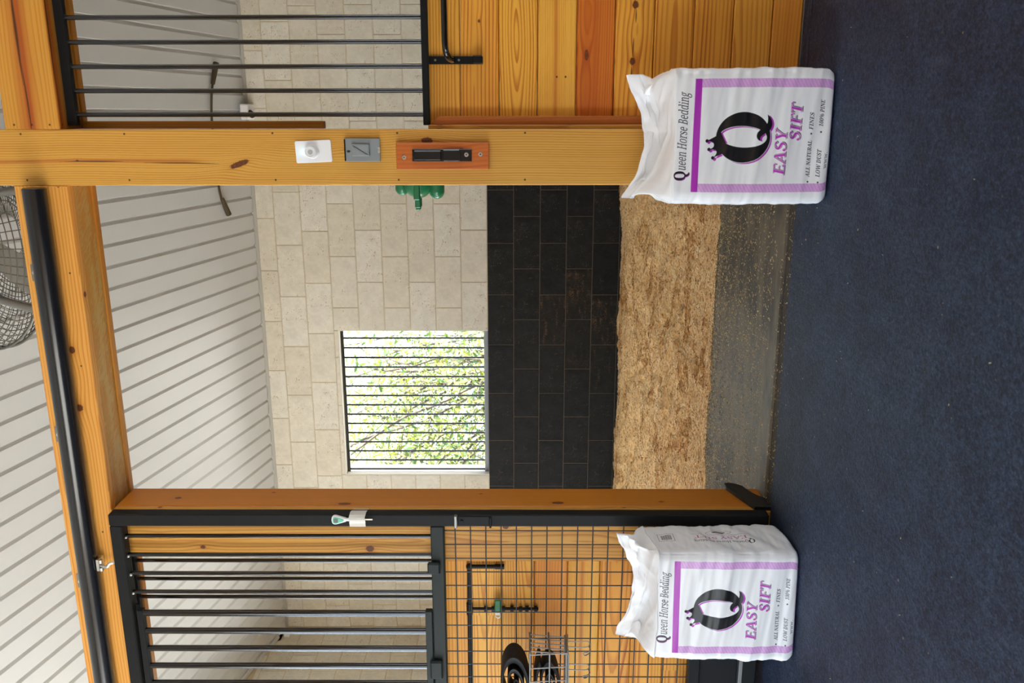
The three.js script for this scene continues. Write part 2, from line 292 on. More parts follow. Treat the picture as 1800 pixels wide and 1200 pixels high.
// back wall of concrete blocks, with the window opening
const WIN = { x0: -2.887, x1: -1.655, y0: 1.186, y1: 2.373 };
const fullBlocks = [0, 1, 2, 3, 4, 5].map((i) => cbox(0.4005, 0.1984, 0.03, 0.0035, i * 0.37 + 0.1));
function blockPiece(parent, a, b, y0, y1, material, place) {
  const gap = 0.0025, w = b - a - 2 * gap, h = y1 - y0 - 2 * gap;
  if (w < 0.012 || h < 0.012) return;
  const full = Math.abs(w - 0.4005) < 0.001 && Math.abs(h - 0.1984) < 0.001;
  const g = full ? fullBlocks[Math.floor(rnd() * 6)] : cbox(w, h, 0.03, 0.0035, Math.round(rnd() * 4) * 0.31);
  place(part(parent, 'block', g, material), (a + b) / 2, (y0 + y1) / 2);
}
{
  const w = struct('wall_back');
  const zb = BACK - 0.0035, th = BACK - 0.2;
  for (const [a, b, y0, y1] of [[X0 - 0.2, WIN.x0, -0.05, 3.02], [WIN.x1, X1, -0.05, 3.02], [WIN.x0, WIN.x1, WIN.y1, 3.02], [WIN.x0, WIN.x1, -0.05, WIN.y0]]) {
    if (y0 < 1.186 && y1 > 1.186) { slab(w, 'mortar', a, b, y0, 1.184, zb, th, darkJoint, 0.001); slab(w, 'mortar', a, b, 1.184, y1, zb, th, creamJoint, 0.001); } else slab(w, 'mortar', a, b, y0, y1, zb, th, y1 <= 1.2 ? darkJoint : creamJoint, 0.001);
  }
  const jx = { 8: -0.77, 7: -0.571, 6: -0.869, 5: -0.659, 4: -0.861, 3: -0.66, 2: -0.861, 1: -0.66, 0: -0.861, '-1': -0.56, '-2': -0.76, '-3': -0.56, '-4': -0.76, '-5': -0.56, '-6': -0.76 };
  const P = 0.4055, C = 0.2034;
  for (let k = -6; k <= 8; k++) {
    const y0 = 1.186 + k * C, y1 = Math.min(y0 + C, 2.985);
    let a = jx[k] + P * Math.ceil((X1 - jx[k]) / P);
    for (; a > X0; a -= P) {
      let l = Math.max(a - P, X0), r = Math.min(a, X1);
      if (r - l < 0.02) continue;
      const smear = k < 0 && k >= -5 && k <= -3 && l < -1.42 && r > -1.55;
      const m = k < 0 ? (smear ? darkMats[3] : k <= -4 && rnd() < 0.35 ? darkMats[2] : darkMats[rnd() < 0.5 ? 0 : 1]) : creamMats[Math.floor(rnd() * 3)];
      const put = (o, x, y) => o.position.set(x, y, BACK - 0.015 + 0.0008 * (rnd() - 0.5));
      if (y1 > WIN.y0 + 0.01 && y0 < WIN.y1 && r > WIN.x0 && l < WIN.x1) {
        if (l < WIN.x0) blockPiece(w, l, WIN.x0, y0, y1, m, put);
        if (r > WIN.x1) blockPiece(w, WIN.x1, r, y0, y1, m, put);
        if (y1 > WIN.y1) blockPiece(w, Math.max(l, WIN.x0), Math.min(r, WIN.x1), WIN.y1, y1, m, put);
      } else blockPiece(w, l, r, y0, y1, m, put);
    }
  }
  slab(w, 'painted_wall', X1, XR + 0.2, 1.186, 3.02, BACK, th, plainWall, 0.001); slab(w, 'painted_wall', X1, XR + 0.2, -0.05, 1.186, BACK, th, darkMats[0], 0.001);
  // painted reveals of the opening
  slab(w, 'reveal', WIN.x0 - 0.004, WIN.x0 + 0.006, WIN.y0, WIN.y1, BACK - 0.002, th, plainWall, 0.001);
  slab(w, 'reveal', WIN.x1 - 0.006, WIN.x1 + 0.004, WIN.y0, WIN.y1, BACK - 0.002, th, plainWall, 0.001);
  slab(w, 'reveal', WIN.x0 + 0.006, WIN.x1 - 0.006, WIN.y1 - 0.006, WIN.y1 + 0.004, BACK - 0.002, th, plainWall, 0.001);
}
const SIDE = { z0: -5.6, z1: -3.35, y1: 2.7 };              // doorway from the stall to the yard, beyond the frame
{ // end wall of the stall
  const w = struct('wall_left'), P = 0.4055, C = 0.2034;
  for (const [y0, y1, m] of [[-0.05, 1.184, darkJoint], [1.184, 3.0, creamJoint]]) {
    slab(w, 'mortar', X0 - 0.0035, X0 - 0.2, y0, y1, BACK, SIDE.z0, m, 0.001); slab(w, 'mortar', X0 - 0.0035, X0 - 0.2, y0, y1, SIDE.z1, FRONT, m, 0.001);
    if (y1 > SIDE.y1) slab(w, 'mortar', X0 - 0.0035, X0 - 0.2, SIDE.y1, y1, SIDE.z0, SIDE.z1, m, 0.001);
  }
  const gable = new THREE.Shape(); gable.moveTo(-BACK, 3.0); gable.lineTo(-FRONT, 3.0); gable.lineTo(-FRONT, roofY(FRONT) - 0.005); gable.lineTo(-BACK, 2.965);
  part(w, 'mortar', new THREE.ExtrudeGeometry(gable, { depth: 0.19, bevelEnabled: false }), creamJoint, [X0 - 0.0035, 0, 0], [0, Math.PI / 2, 0]).scale.z = -1;
  for (let k = -6; k <= 12; k++) {
    const y0 = 1.186 + k * C;
    for (let z = BACK + (k & 1 ? 0 : -P / 2); z < FRONT; z += P) {
      let a = Math.max(z, BACK), b = Math.min(z + P, FRONT); if (y0 < SIDE.y1 - 0.05) { if (a < SIDE.z0 && b > SIDE.z0) b = SIDE.z0; else if (a < SIDE.z1 && b > SIDE.z1) a = SIDE.z1; else if (a >= SIDE.z0 && b <= SIDE.z1) continue; } if (b - a < 0.02) continue;
      let y1 = Math.min(y0 + C, roofY(a) - 0.004); if (y1 - y0 < 0.02) continue;
      blockPiece(w, a, b, y0, y1, k < 0 ? darkMats[k & 1 ? 0 : 1] : creamMats[Math.floor(rnd() * 3)], (o, x, y) => { o.position.set(X0 - 0.015, y, x); o.rotation.y = Math.PI / 2; });
    }
  }
}
{ // the far end of the stall, the aisle's other side, the gable ends with their open doorways
  const wr = struct('wall_right');
  slab(wr, 'block_wall', XR, XR + 0.2, 1.186, 3.0, BACK, FRONT - 0.15, plainWall, 0.001); slab(wr, 'block_wall', XR, XR + 0.2, -0.05, 1.186, BACK, FRONT - 0.15, darkMats[0], 0.001);
  const o = struct('wall_opposite');
  const wm = std({ color: lin(0.45, 0.28, 0.12), roughness: 0.5 });
  slab(o, 'plank_wall', ENDL, -3.3, -0.05, roofY(OPP), OPP, OPP + 0.15, wm, 0.001);        // a doorway to the yard stands open behind the camera
  slab(o, 'plank_wall', -1.7, ENDR, -0.05, roofY(OPP), OPP, OPP + 0.15, wm, 0.001);
  slab(o, 'plank_wall', -3.3, -1.7, 2.5, roofY(OPP), OPP, OPP + 0.15, wm, 0.001);
  const r = struct('wall_neighbour');
  slab(r, 'plank_front', X1, ENDR, 0, 2.68, FRONT - 0.05, FRONT - 0.15, std({ color: lin(0.5, 0.3, 0.11), roughness: 0.5 }), 0.001);
  for (const [n, x, d] of [['wall_end_near', ENDL, -0.2], ['wall_end_far', ENDR, 0.2]]) {
    const s = new THREE.Shape(); s.moveTo(-BACK + 0.2, 0); s.lineTo(-BACK + 0.2, 2.93); s.lineTo(-RIDGE, roofY(RIDGE)); s.lineTo(-OPP - 0.15, roofY(OPP)); s.lineTo(-OPP - 0.15, 0); s.closePath();
    const h = new THREE.Path(); h.moveTo(2.8, 0.001); h.lineTo(2.8, 3.0); h.lineTo(-0.8, 3.0); h.lineTo(-0.8, 0.001); h.closePath(); s.holes.push(h);
    if (d < 0) { const h2 = new THREE.Path(); h2.moveTo(-SIDE.z0, 0.001); h2.lineTo(-SIDE.z0, SIDE.y1); h2.lineTo(-SIDE.z1, SIDE.y1); h2.lineTo(-SIDE.z1, 0.001); h2.closePath(); s.holes.push(h2); }
    const m = part(struct(n), 'gable_wall', new THREE.ExtrudeGeometry(s, { depth: 0.18, bevelEnabled: false }), plainWall, [x + (d > 0 ? 0.18 : 0), 0, 0], [0, Math.PI / 2, 0]); m.scale.z = -1;
  }
}
{ // ceiling: ribbed metal panels running up the slope
  const c = struct('ceiling'), pitch = 0.12525, x0 = -0.602 - 0.12525 * 31 + 0.006;
  const dz = RIDGE - BACK, dy = SLOPE * dz, prof = [[0, 0], [0.0985, 0], [0.1145, 0.0115], [0.1215, 0.0115], [pitch, 0]];
  const pos = [];
  for (let i = 0; i < prof.length - 1; i++) {
    const [xa, ya] = prof[i], [xb, yb] = prof[i + 1];
    const A = [xa, ya, 0], B = [xb, yb, 0], C = [xb, yb + dy, dz], D = [xa, ya + dy, dz];
    for (const t of [A, C, B, A, D, C]) pos.push(...t);
  }
  const g = new THREE.BufferGeometry(); g.setAttribute('position', new THREE.Float32BufferAttribute(pos, 3)); g.computeVertexNormals();
  g.setAttribute('uv', new THREE.Float32BufferAttribute(new Float32Array(pos.length / 3 * 2), 2));
  for (let i = 0; x0 + i * pitch < X1 + 0.1; i++) part(c, 'panel', g, ceilMat, [x0 + i * pitch, roofY(BACK), BACK]);
  const deck = (za, zb, xa, xb, lift) => { const L = Math.hypot(zb - za, roofY(zb) - roofY(za)), m = part(c, 'roof_deck', cbox(xb - xa, 0.03, L + 0.02, 0.001), ceilMat, [(xa + xb) / 2, (roofY(za) + roofY(zb)) / 2 + lift, (za + zb) / 2]); m.rotation.x = -Math.atan2(roofY(zb) - roofY(za), zb - za); };
  deck(BACK - 0.7, RIDGE, ENDL - 0.3, ENDR + 0.3, 0.032);
  deck(RIDGE, OPP + 0.6, ENDL - 0.3, ENDR + 0.3, 0.032);
  const t = struct('trim_2'); slab(t, 'ceiling_channel', X0, X1, 2.945, 2.968, BACK + 0.001, BACK + 0.007, std({ color: lin(0.42, 0.4, 0.36), roughness: 0.5 }), 0.001);
  const t3 = struct('trim_3'), L = 2.2, m = part(t3, 'wall_channel', cbox(0.03, 0.02, L, 0.002), ceilMat, [X0 + 0.016, roofY(BACK + 0.14 + L / 2) - 0.016, BACK + 0.14 + L / 2]); m.rotation.x = -Math.atan(SLOPE);
  slab(t3, 'junction_cover', X0 + 0.001, X0 + 0.045, 2.9, 2.945, BACK + 0.1, BACK + 0.16, whitePlastic, 0.004);
}
{ // barred window opening
  const w = struct('window_1');
  const zb = BACK - 0.06;
  for (let i = 0; i < 15; i++) cyl(w, 'bar', [-1.734 - i * 0.0805, WIN.y0 + 0.02, zb], [-1.734 - i * 0.0805, WIN.y1 - 0.008, zb], 0.0082, barMat, 8);
  slab(w, 'top_rail', WIN.x0 + 0.006, WIN.x1 - 0.006, WIN.y1 - 0.03, WIN.y1 - 0.006, zb - 0.008, zb + 0.008, barMat, 0.001);
  slab(w, 'sill', WIN.x0 + 0.006, WIN.x1 - 0.006, WIN.y0, WIN.y0 + 0.035, BACK - 0.05, BACK - 0.17, std({ color: lin(0.3, 0.32, 0.34), roughness: 0.6 }), 0.003);
}

// ---------------------------------------------------------------- timber frame of the stall front
{
  let p = thing('timber_post', 'pine post with switches and latch block beside the open doorway', 'post');
  wood(p, 'face_board', -0.236, -0.05, 0, roofY(FRONT) - 0.01, FRONT, FRONT - 0.038, 1, 0, timberMat, 0.5 + (1.9 - 1.46) / WOOD_LEN);
  wood(p, 'core', -0.234, -0.052, 0, roofY(FRONT) - 0.06, FRONT - 0.038, REAR, 1, 7, timberMat, 0.4);
  p = thing('timber_post', 'orange-brown pine jamb post with black foot behind the sliding door', 'post');
  wood(p, 'face_board', -1.645, -1.45, 0, 2.494, FRONT, FRONT - 0.038, 1, 4, timberMat, 0.5 + (1.247 - 1.3) / WOOD_LEN);
  wood(p, 'core', -1.643, -1.448, 0, 2.494, FRONT - 0.038, REAR + 0.005, 1, 3, timberMat, 0.5 + (1.247 - 1.3) / WOOD_LEN);
  const fs = new THREE.Shape(); fs.moveTo(2.952, 0.001); fs.lineTo(2.952, 0.062); fs.lineTo(3.13, 0.128); fs.lineTo(3.165, 0.128); fs.quadraticCurveTo(3.18, 0.1, 3.14, 0.06); fs.quadraticCurveTo(3.06, 0.04, 3.03, 0.001); fs.closePath();
  const base = part(p, 'foot_guard', extrude(fs, 0.016, 0.003), blackRubber, [-1.4475, 0, 0], [0, Math.PI / 2, 0]); base.userData.label = 'black rubber foot guard';
  const beam = (label, x0, x1, slot, v0) => {
    const b = thing('header_beam', label, 'beam');
    wood(b, 'face_board', x0, x1, 2.495, 2.681, FRONT, FRONT - 0.038, 0, slot, timberMat, v0);
    wood(b, 'core', x0, x1, 2.5, 2.678, FRONT - 0.038, FRONT - 0.165, 0, slot === 1 ? 5 : 7, timberMat, 0.3);
    wood(b, 'rear_board', x0, x1, 2.495, 2.681, FRONT - 0.165, REAR, 0, 7, timberMat, 0.1);
    return b;
  };
  beam('pine header beam with chewed underside, carrying the black door track', X0, -0.236, 1, 0.5 + (-2.278 + 0.95) / WOOD_LEN + 0.1);
  beam('pine header beam with a red streak, above the barred grille', -0.05, X1, 2, 0.5 + (0.65 - 0.65) / WOOD_LEN);
}
// horizontal tongue-and-groove boards of the two fixed panels
const JY = [1.262, 1.151, 1.02, 0.888, 0.756, 0.627, 0.495, 0.362, 0.231, 0.1, 0.0];
{
  const b = thing('plank_partition', 'varnished board panel with a red plank, under the barred grille', 'partition');
  for (let i = 0; i < 10; i++) wood(b, 'plank', -0.05, X1, JY[i + 1] + 0.0012, JY[i] - 0.0012, -3.05, -3.088, 0, i, boardMat, 0.5, 0.004);
  const batten = part(b, 'batten', (() => { const s = new THREE.Shape(); s.moveTo(-0.037, 0); s.lineTo(-0.008, 0); s.lineTo(-0.008, 1.225); s.lineTo(-0.037, 1.255); s.closePath(); const g = extrude(s, 0.05, 0.002); const uv = g.attributes.uv, p = g.attributes.position; for (let i = 0; i < p.count; i++) uv.setXY(i, (8.5 + clamp((p.getX(i) + 0.02 + p.getZ(i)) / SLOT_W, -0.4, 0.4)) / SLOTS, p.getY(i) / WOOD_LEN); return g; })(), timberMat, [0, 0, -3.05]);
  wood(b, 'stop_strip', -0.05, -0.037, 0, 1.26, -2.992, -3.05, 1, 6, timberMat, 0.4, 0.002);
  wood(b, 'stop_board', -0.05, -0.024, 1.64, 2.494, -3.1, -3.135, 1, 7, timberMat, 0.2, 0.002);
  const l = thing('plank_partition', 'varnished knotty board panel seen through the wire mesh', 'partition');
  const order = [8, 2, 0, 9, 3, 6, 5, 1, 7, 4];
  for (let i = 0; i < 10; i++) wood(l, 'plank', X0, -1.645, JY[i + 1] + 0.0012, JY[i] - 0.0012, -3.05, -3.088, 0, order[i], boardMat, 0.5 + (i * 0.37 % 1) * 0.4, 0.004);
  wood(l, 'batten', -1.697, -1.647, 0, 1.262, -3.012, -3.05, 1, 6, timberMat, 0.6, 0.003);
}
function grille(label, x0, x1, bars, z, top, low) {
  const g = thing('bar_grille', label, 'grille');
  slab(g, 'rail', x0, x1, top, 2.494, z + 0.014, z - 0.01, blackMetal, 0.002);
  slab(g, 'rail', x0, x1, low, low + 0.022, z + 0.017, z - 0.017, blackMetal, 0.002);
  for (const x of bars) { cyl(g, 'bar', [x, low + 0.021, z], [x, top + 0.001, z], 0.0078, barMat, 14); part(g, 'weld', new THREE.SphereGeometry(0.006, 6, 5), blackMetal, [x + 0.006, top - 0.001, z + 0.006]); }
  return g;
}
grille('black steel bar grille above the varnished board panel with the red plank', -0.038, X1, Array.from({ length: 17 }, (_, i) => -0.002 + i * 0.0781), -3.016, 2.462, 1.2555);
grille('black steel bar grille behind the sliding door', X0, -1.647, Array.from({ length: 32 }, (_, i) => -1.724 - i * 0.0815), -3.066, 2.482, 1.263);

// ---------------------------------------------------------------- track and sliding door
{
  const t = thing('door_track', 'glossy black sliding door track fixed along the header beam', 'track');
  const TY = 2.59, TZ = FRONT + 0.04, TR = 0.0385;
  part(t, 'rail', new THREE.LatheGeometry([[0, 0], [TR - 0.004, 0], [TR, 0.004], [TR, 3.996], [TR - 0.004, 4], [0, 4]].map((p) => new THREE.Vector2(...p)), 40), glossBlack, [-0.24, TY, TZ], [0, 0, Math.PI / 2]);
  for (let i = 0; i < 6; i++) { const x = -0.536 - i * 0.604; slab(t, 'bracket', x - 0.03, x + 0.03, 2.6, 2.662, FRONT + 0.001, FRONT + 0.007, greySteel, 0.002); const b = cyl(t, 'bolt', [x, 2.645, FRONT + 0.006], [x, 2.645, FRONT + 0.014], 0.009, zinc, 6); b.userData.label = 'bright zinc bolt head'; }
}
const DZ = -2.87;
{
  const d = thing('sliding_door', 'black steel sliding stall door with bars above and wire mesh below', 'door');
  const L = -2.72, zf = DZ, zr = DZ - 0.048;
  slab(d, 'stile', -1.475, -1.427, 0.03, 2.47, zf, zr, blackMetal, 0.004);
  slab(d, 'stile', L, L + 0.048, 0.03, 2.47, zf, zr, blackMetal, 0.004);
  slab(d, 'top_rail', L + 0.048, -1.475, 2.424, 2.47, zf, zr, blackMetal, 0.004);
  slab(d, 'middle_rail', L + 0.048, -1.475, 1.229, 1.279, zf, zr, greenBlack, 0.004);
  slab(d, 'lower_rail', L + 0.048, -1.475, 0.249, 0.293, zf, zr, blackMetal, 0.004);
  slab(d, 'kick_panel', L + 0.048, -1.475, 0.1, 0.249, zf - 0.02, zf - 0.026, blackMetal, 0.001);
  slab(d, 'bottom_rail', L + 0.048, -1.475, 0.03, 0.104, zf, zr, blackMetal, 0.006);
  slab(d, 'trim_strip', L + 0.048, -1.475, 0.086, 0.1, zf + 0.004, zf, greySteel, 0.001);
  const zb = DZ - 0.026;
  for (let i = 0; i < 4; i++) { const x = -1.526 - i * 0.0783; cyl(d, 'bar', [x, 1.278, zb], [x, 2.426, zb], 0.0078, barMat, 12); part(d, 'weld', new THREE.SphereGeometry(0.0055, 6, 5), zinc, [x - 0.003, 2.421, zb + 0.008]); }
  // drop-down yoke section
  const y = new THREE.Group(); y.name = 'drop_yoke'; d.add(y);
  slab(y, 'yoke_rail', -2.64, -1.826, 2.384, 2.408, zf + 0.004, zf - 0.022, blackMetal, 0.002);
  slab(y, 'yoke_rail', -2.64, -1.828, 1.281, 1.307, zf + 0.004, zf - 0.022, greenBlack, 0.002);
  for (let i = 0; i < 11; i++) { const x = -1.839 - i * 0.0775; cyl(y, 'yoke_bar', [x, 1.306, zf - 0.008], [x, 2.385, zf - 0.008], 0.0105, barMat, 14); }
  slab(d, 'yoke_stop', -2.66, -1.82, 2.408, 2.425, zf - 0.03, zf - 0.04, blackMetal, 0.001);
  for (const [x0, x1] of [[-1.662, -1.615], [-2.115, -2.035]]) slab(d, 'clip', x0, x1, 1.244, 1.292, zf + 0.022, zf + 0.001, greenBlack, 0.006);
  // welded wire mesh
  for (let i = 0; i < 16; i++) { const yy = 1.188 - i * 0.0569; cyl(d, 'mesh_wire', [L + 0.04, yy, DZ - 0.012], [-1.47, yy, DZ - 0.012], 0.0027, wireMat, 6); }
  for (let i = 0; i < 21; i++) { const x = -1.5 - i * 0.0571; cyl(d, 'mesh_wire', [x, 0.287, DZ - 0.018], [x, 1.235, DZ - 0.018], 0.0022, wireMat, 6); }
  // pull plate on the stile
  slab(d, 'pull_plate', -1.468, -1.432, 1.06, 1.176, zf + 0.004, zf, blackMetal, 0.002);
  slab(d, 'pull_plate', -1.472, -1.424, 1.178, 1.189, zf + 0.02, zf, greySteel, 0.002);
  slab(d, 'pull_plate', -1.472, -1.432, 1.052, 1.06, zf + 0.018, zf, blackMetal, 0.002);
  cyl(d, 'pull_bolt', [-1.452, 1.162, zf + 0.003], [-1.452, 1.162, zf + 0.009], 0.0065, blackMetal, 12);
  for (const x of [-1.645, -2.5]) {
    const h = new THREE.Group(); h.name = 'hanger'; d.add(h);
    cyl(h, 'hanger_bolt', [x, 2.462, DZ - 0.03], [x + 0.004, 2.49, DZ - 0.03], 0.006, zinc, 10);
    tube(h, 'hanger_hook', [[x + 0.004, 2.488, DZ - 0.03], [x + 0.002, 2.5, DZ - 0.026], [x - 0.008, 2.508, DZ - 0.022], [x - 0.008, 2.54, DZ - 0.03]], 0.006, zinc, 14, 8);
    slab(h, 'hanger_plate', x - 0.028, x + 0.02, 2.537, 2.5495, DZ - 0.06, DZ - 0.02, zinc, 0.002);
    for (const q of [-0.02, 0.012]) cyl(h, 'hanger_nut', [x + q - 0.006, 2.533, DZ - 0.026], [x + q + 0.006, 2.533, DZ - 0.026], 0.009, zinc, 8);
  }
}

// ---------------------------------------------------------------- things on the post
{
  const d = thing('dimmer_switch', 'white wall plate with round dimmer knob and blue light, on the pine post', 'switch', undefined, [-0.123, 1.645, FRONT + 0.0005]);
  d.rotation.z = 0.04;
  part(d, 'plate', extrude(roundedRect(0.073, 0.122, 0.006), 0.006, 0.002), whitePlastic);
  part(d, 'collar', new THREE.CylinderGeometry(0.0215, 0.024, 0.004, 32), whitePlastic, [0.0, 0.004, 0.008], [Math.PI / 2, 0, 0]);
  part(d, 'knob', new THREE.LatheGeometry([[0, 0], [0.0205, 0], [0.0205, 0.002], [0.0195, 0.024], [0.018, 0.027], [0.0155, 0.0275], [0.015, 0.0255], [0, 0.0255]].map((p) => new THREE.Vector2(...p)), 32), whitePlastic, [0.0, 0.004, 0.01], [Math.PI / 2, 0, 0]);
  part(d, 'knob_mark', new THREE.CircleGeometry(0.0085, 20), std({ color: lin(0.42, 0.44, 0.44), roughness: 0.4 }), [0.0, 0.004, 0.0357]);
  part(d, 'indicator_lamp', new THREE.SphereGeometry(0.0022, 10, 8), std({ color: 0xffffff, emissive: lin(0.35, 0.8, 1.0), emissiveIntensity: 0.5 }), [-0.001, 0.038, 0.006]);
  const lamp = new THREE.PointLight(lin(0.4, 0.8, 1.0), 0.0003); lamp.name = 'indicator_light'; lamp.position.set(-0.001, 0.038, 0.010); d.add(lamp);
  const g = thing('switch_cover', 'grey weatherproof switch cover with hinged lid, on the pine post', 'switch', undefined, [-0.118, 1.479, FRONT + 0.0005]);
  part(g, 'plate', extrude(roundedRect(0.076, 0.119, 0.004), 0.012, 0.002), greyPlastic);
  part(g, 'lid_hump', extrude(roundedRect(0.04, 0.06, 0.003), 0.014, 0.005), greyPlastic, [0.0, 0.004, 0.009]);
  slab(g, 'hinge', -0.036, 0.036, 0.0555, 0.06, 0.012, 0.016, blackMetal, 0.001);
  part(g, 'lid_hole', new THREE.CylinderGeometry(0.004, 0.004, 0.001, 12), blackRubber, [-0.004, 0.046, 0.0125], [Math.PI / 2, 0, 0]).scale.z = 1.6;
  slab(g, 'latch_tab', -0.008, 0.008, -0.061, -0.052, 0.006, 0.015, zinc, 0.001);
  const b = thing('latch_block', 'orange wooden block with a black latch plate and three screws, on the pine post', 'latch', undefined, [-0.138, 1.208, FRONT + 0.0005]);
  wood(b, 'block', -0.044, 0.044, -0.156, 0.156, 0, 0.02, 1, 9, timberMat, 0.66, 0.002);
  slab(b, 'strike_plate', -0.017, 0.023, -0.098, 0.102, 0.02, 0.024, glossBlack, 0.001);
  slab(b, 'strike_box', -0.013, 0.019, 0.004, 0.096, 0.024, 0.032, glossBlack, 0.003);
  slab(b, 'strike_lip', -0.017, 0.023, -0.06, 0.0, 0.024, 0.034, glossBlack, 0.004);
  for (const [x, y, z] of [[-0.004, 0.13, 0.02], [0.006, -0.127, 0.02], [0.005, -0.08, 0.024]]) {
    const s = part(b, 'screw', new THREE.CylinderGeometry(0.0068, 0.0075, 0.002, 16), zinc, [x, y, z + 0.001], [Math.PI / 2, 0, 0]);
    part(s, 'screw_recess', new THREE.CylinderGeometry(0.0026, 0.0026, 0.0006, 6), blackMetal, [0, 0.0011, 0]);
  }
}
{ // thermometer taped to the door stile
  const t = thing('thermometer', 'green and white digital thermometer taped to the black door stile', 'thermometer', undefined, [-1.442, 1.61, DZ + 0.001]);
  const s = new THREE.Shape(); s.moveTo(-0.017, 0.012); s.quadraticCurveTo(-0.02, 0.03, 0, 0.03); s.quadraticCurveTo(0.02, 0.03, 0.017, 0.012); s.lineTo(0.007, -0.022); s.quadraticCurveTo(0, -0.028, -0.007, -0.022); s.closePath();
  part(t, 'case', extrude(s, 0.014, 0.003), whitePlastic);
  const s2 = new THREE.Shape(); s2.moveTo(-0.013, 0.012); s2.quadraticCurveTo(-0.015, 0.0255, 0, 0.0255); s2.quadraticCurveTo(0.015, 0.0255, 0.013, 0.012); s2.lineTo(0.004, -0.014); s2.quadraticCurveTo(0, -0.018, -0.004, -0.014); s2.closePath();
  part(t, 'face', extrude(s2, 0.003, 0.001), mintPlastic, [0, 0, 0.0135]);
  part(t, 'display', extrude(roundedRect(0.016, 0.016, 0.004), 0.002, 0.0006), std({ color: lin(0.13, 0.15, 0.14), roughness: 0.25 }), [0, 0.013, 0.0158]);
  cyl(t, 'probe_neck', [0, -0.022, 0.007], [0, -0.034, 0.007], 0.006, whitePlastic, 12);
  cyl(t, 'probe', [0, -0.034, 0.007], [0, -0.12, 0.006], 0.0026, std({ color: lin(0.75, 0.66, 0.5), metalness: 0.9, roughness: 0.3 }), 10);
  const tape = thing('paper_tape', 'white tape wrapped over the thermometer probe on the door stile', 'tape');
  const paper = std({ color: lin(0.62, 0.6, 0.56), roughness: 0.7 });
  const prof = [[-1.4745, DZ + 0.0012], [-1.462, DZ + 0.0022], [-1.449, DZ + 0.0105], [-1.442, DZ + 0.0118], [-1.434, DZ + 0.0095], [-1.4262, DZ + 0.0016], [-1.4255, DZ - 0.02], [-1.43, DZ - 0.055], [-1.446, FRONT - 0.0005]];
  const pos = [], N = prof.length;
  const Y = (i, s) => (s ? 1.576 : 1.517) + (i > 6 ? -(i - 6) * 0.006 : 0) + 0.0012 * Math.sin(i * 2.1);
  for (let i = 0; i < N - 1; i++) for (const off of [0, 0.0006]) { const a = prof[i], b = prof[i + 1]; const A = [a[0] + off, Y(i, 0), a[1] + off], B = [b[0] + off, Y(i + 1, 0), b[1] + off], C = [b[0] + off, Y(i + 1, 1), b[1] + off], D = [a[0] + off, Y(i, 1), a[1] + off]; for (const q of [A, B, C, A, C, D]) pos.push(...q); }
  const g = new THREE.BufferGeometry(); g.setAttribute('position', new THREE.Float32BufferAttribute(pos, 3)); g.computeVertexNormals(); g.setAttribute('uv', new THREE.Float32BufferAttribute(new Float32Array(pos.length / 3 * 2), 2));
  part(tape, 'strip', g, paper);
}
{ // green holder on the stall side of the post
  const g = thing('treat_holder', 'green plastic holder with projecting arm peeking out behind the pine post', 'holder', undefined, [-0.225, 1.335, -3.3]);
  part(g, 'body', new THREE.SphereGeometry(0.058, 28, 20), greenPlastic, [-0.03, 0, 0]).scale.set(1, 0.95, 1);
  for (const [y, r] of [[0.062, 0.026], [-0.07, 0.03]]) { part(g, 'lobe', new THREE.CapsuleGeometry(r, 0.07, 8, 18), greenPlastic, [-0.02 + (y > 0 ? 0.004 : -0.006), y, 0], [0, 0, Math.PI / 2]); }
  slab(g, 'rib', -0.09, 0.0, -0.012, 0.012, -0.02, 0.062, greenPlastic, 0.004);
  slab(g, 'arm', -0.122, -0.07, -0.012, 0.01, -0.01, 0.04, greenPlastic, 0.004);
  slab(g, 'arm_tip', -0.13, -0.12, -0.009, 0.008, -0.006, 0.036, greenPlastic, 0.003);
  slab(g, 'bracket', 0.0, 0.06, -0.06, 0.06, 0.09, 0.149, blackMetal, 0.003);
  cyl(g, 'pin', [0.02, 0, 0.0], [0.02, 0, 0.12], 0.012, blackMetal, 10);
}
{ // folding blanket bar of the board panel
  const b = thing('blanket_bar', 'black round blanket bar on a flat bracket under the barred grille', 'bar');
  slab(b, 'bracket_plate', 0.162, 0.188, 1.074, 1.262, -3.036, -3.0495, blackMetal, 0.002);
  slab(b, 'bracket_end', 0.162, 0.188, 1.074, 1.108, -2.995, -3.036, blackMetal, 0.004);
  for (const y of [1.235, 1.155]) cyl(b, 'screw', [0.175, y, -3.0365], [0.175, y, -3.0335], 0.004, greySteel, 8);
  tube(b, 'rod', [[0.175, 1.176, -3.033], [0.178, 1.184, -3.0], [0.19, 1.191, -2.975], [0.215, 1.195, -2.965], [0.3, 1.196, -2.962], [0.6, 1.196, -2.962], [0.95, 1.196, -2.962]], 0.0105, barMat, 60, 12);
}
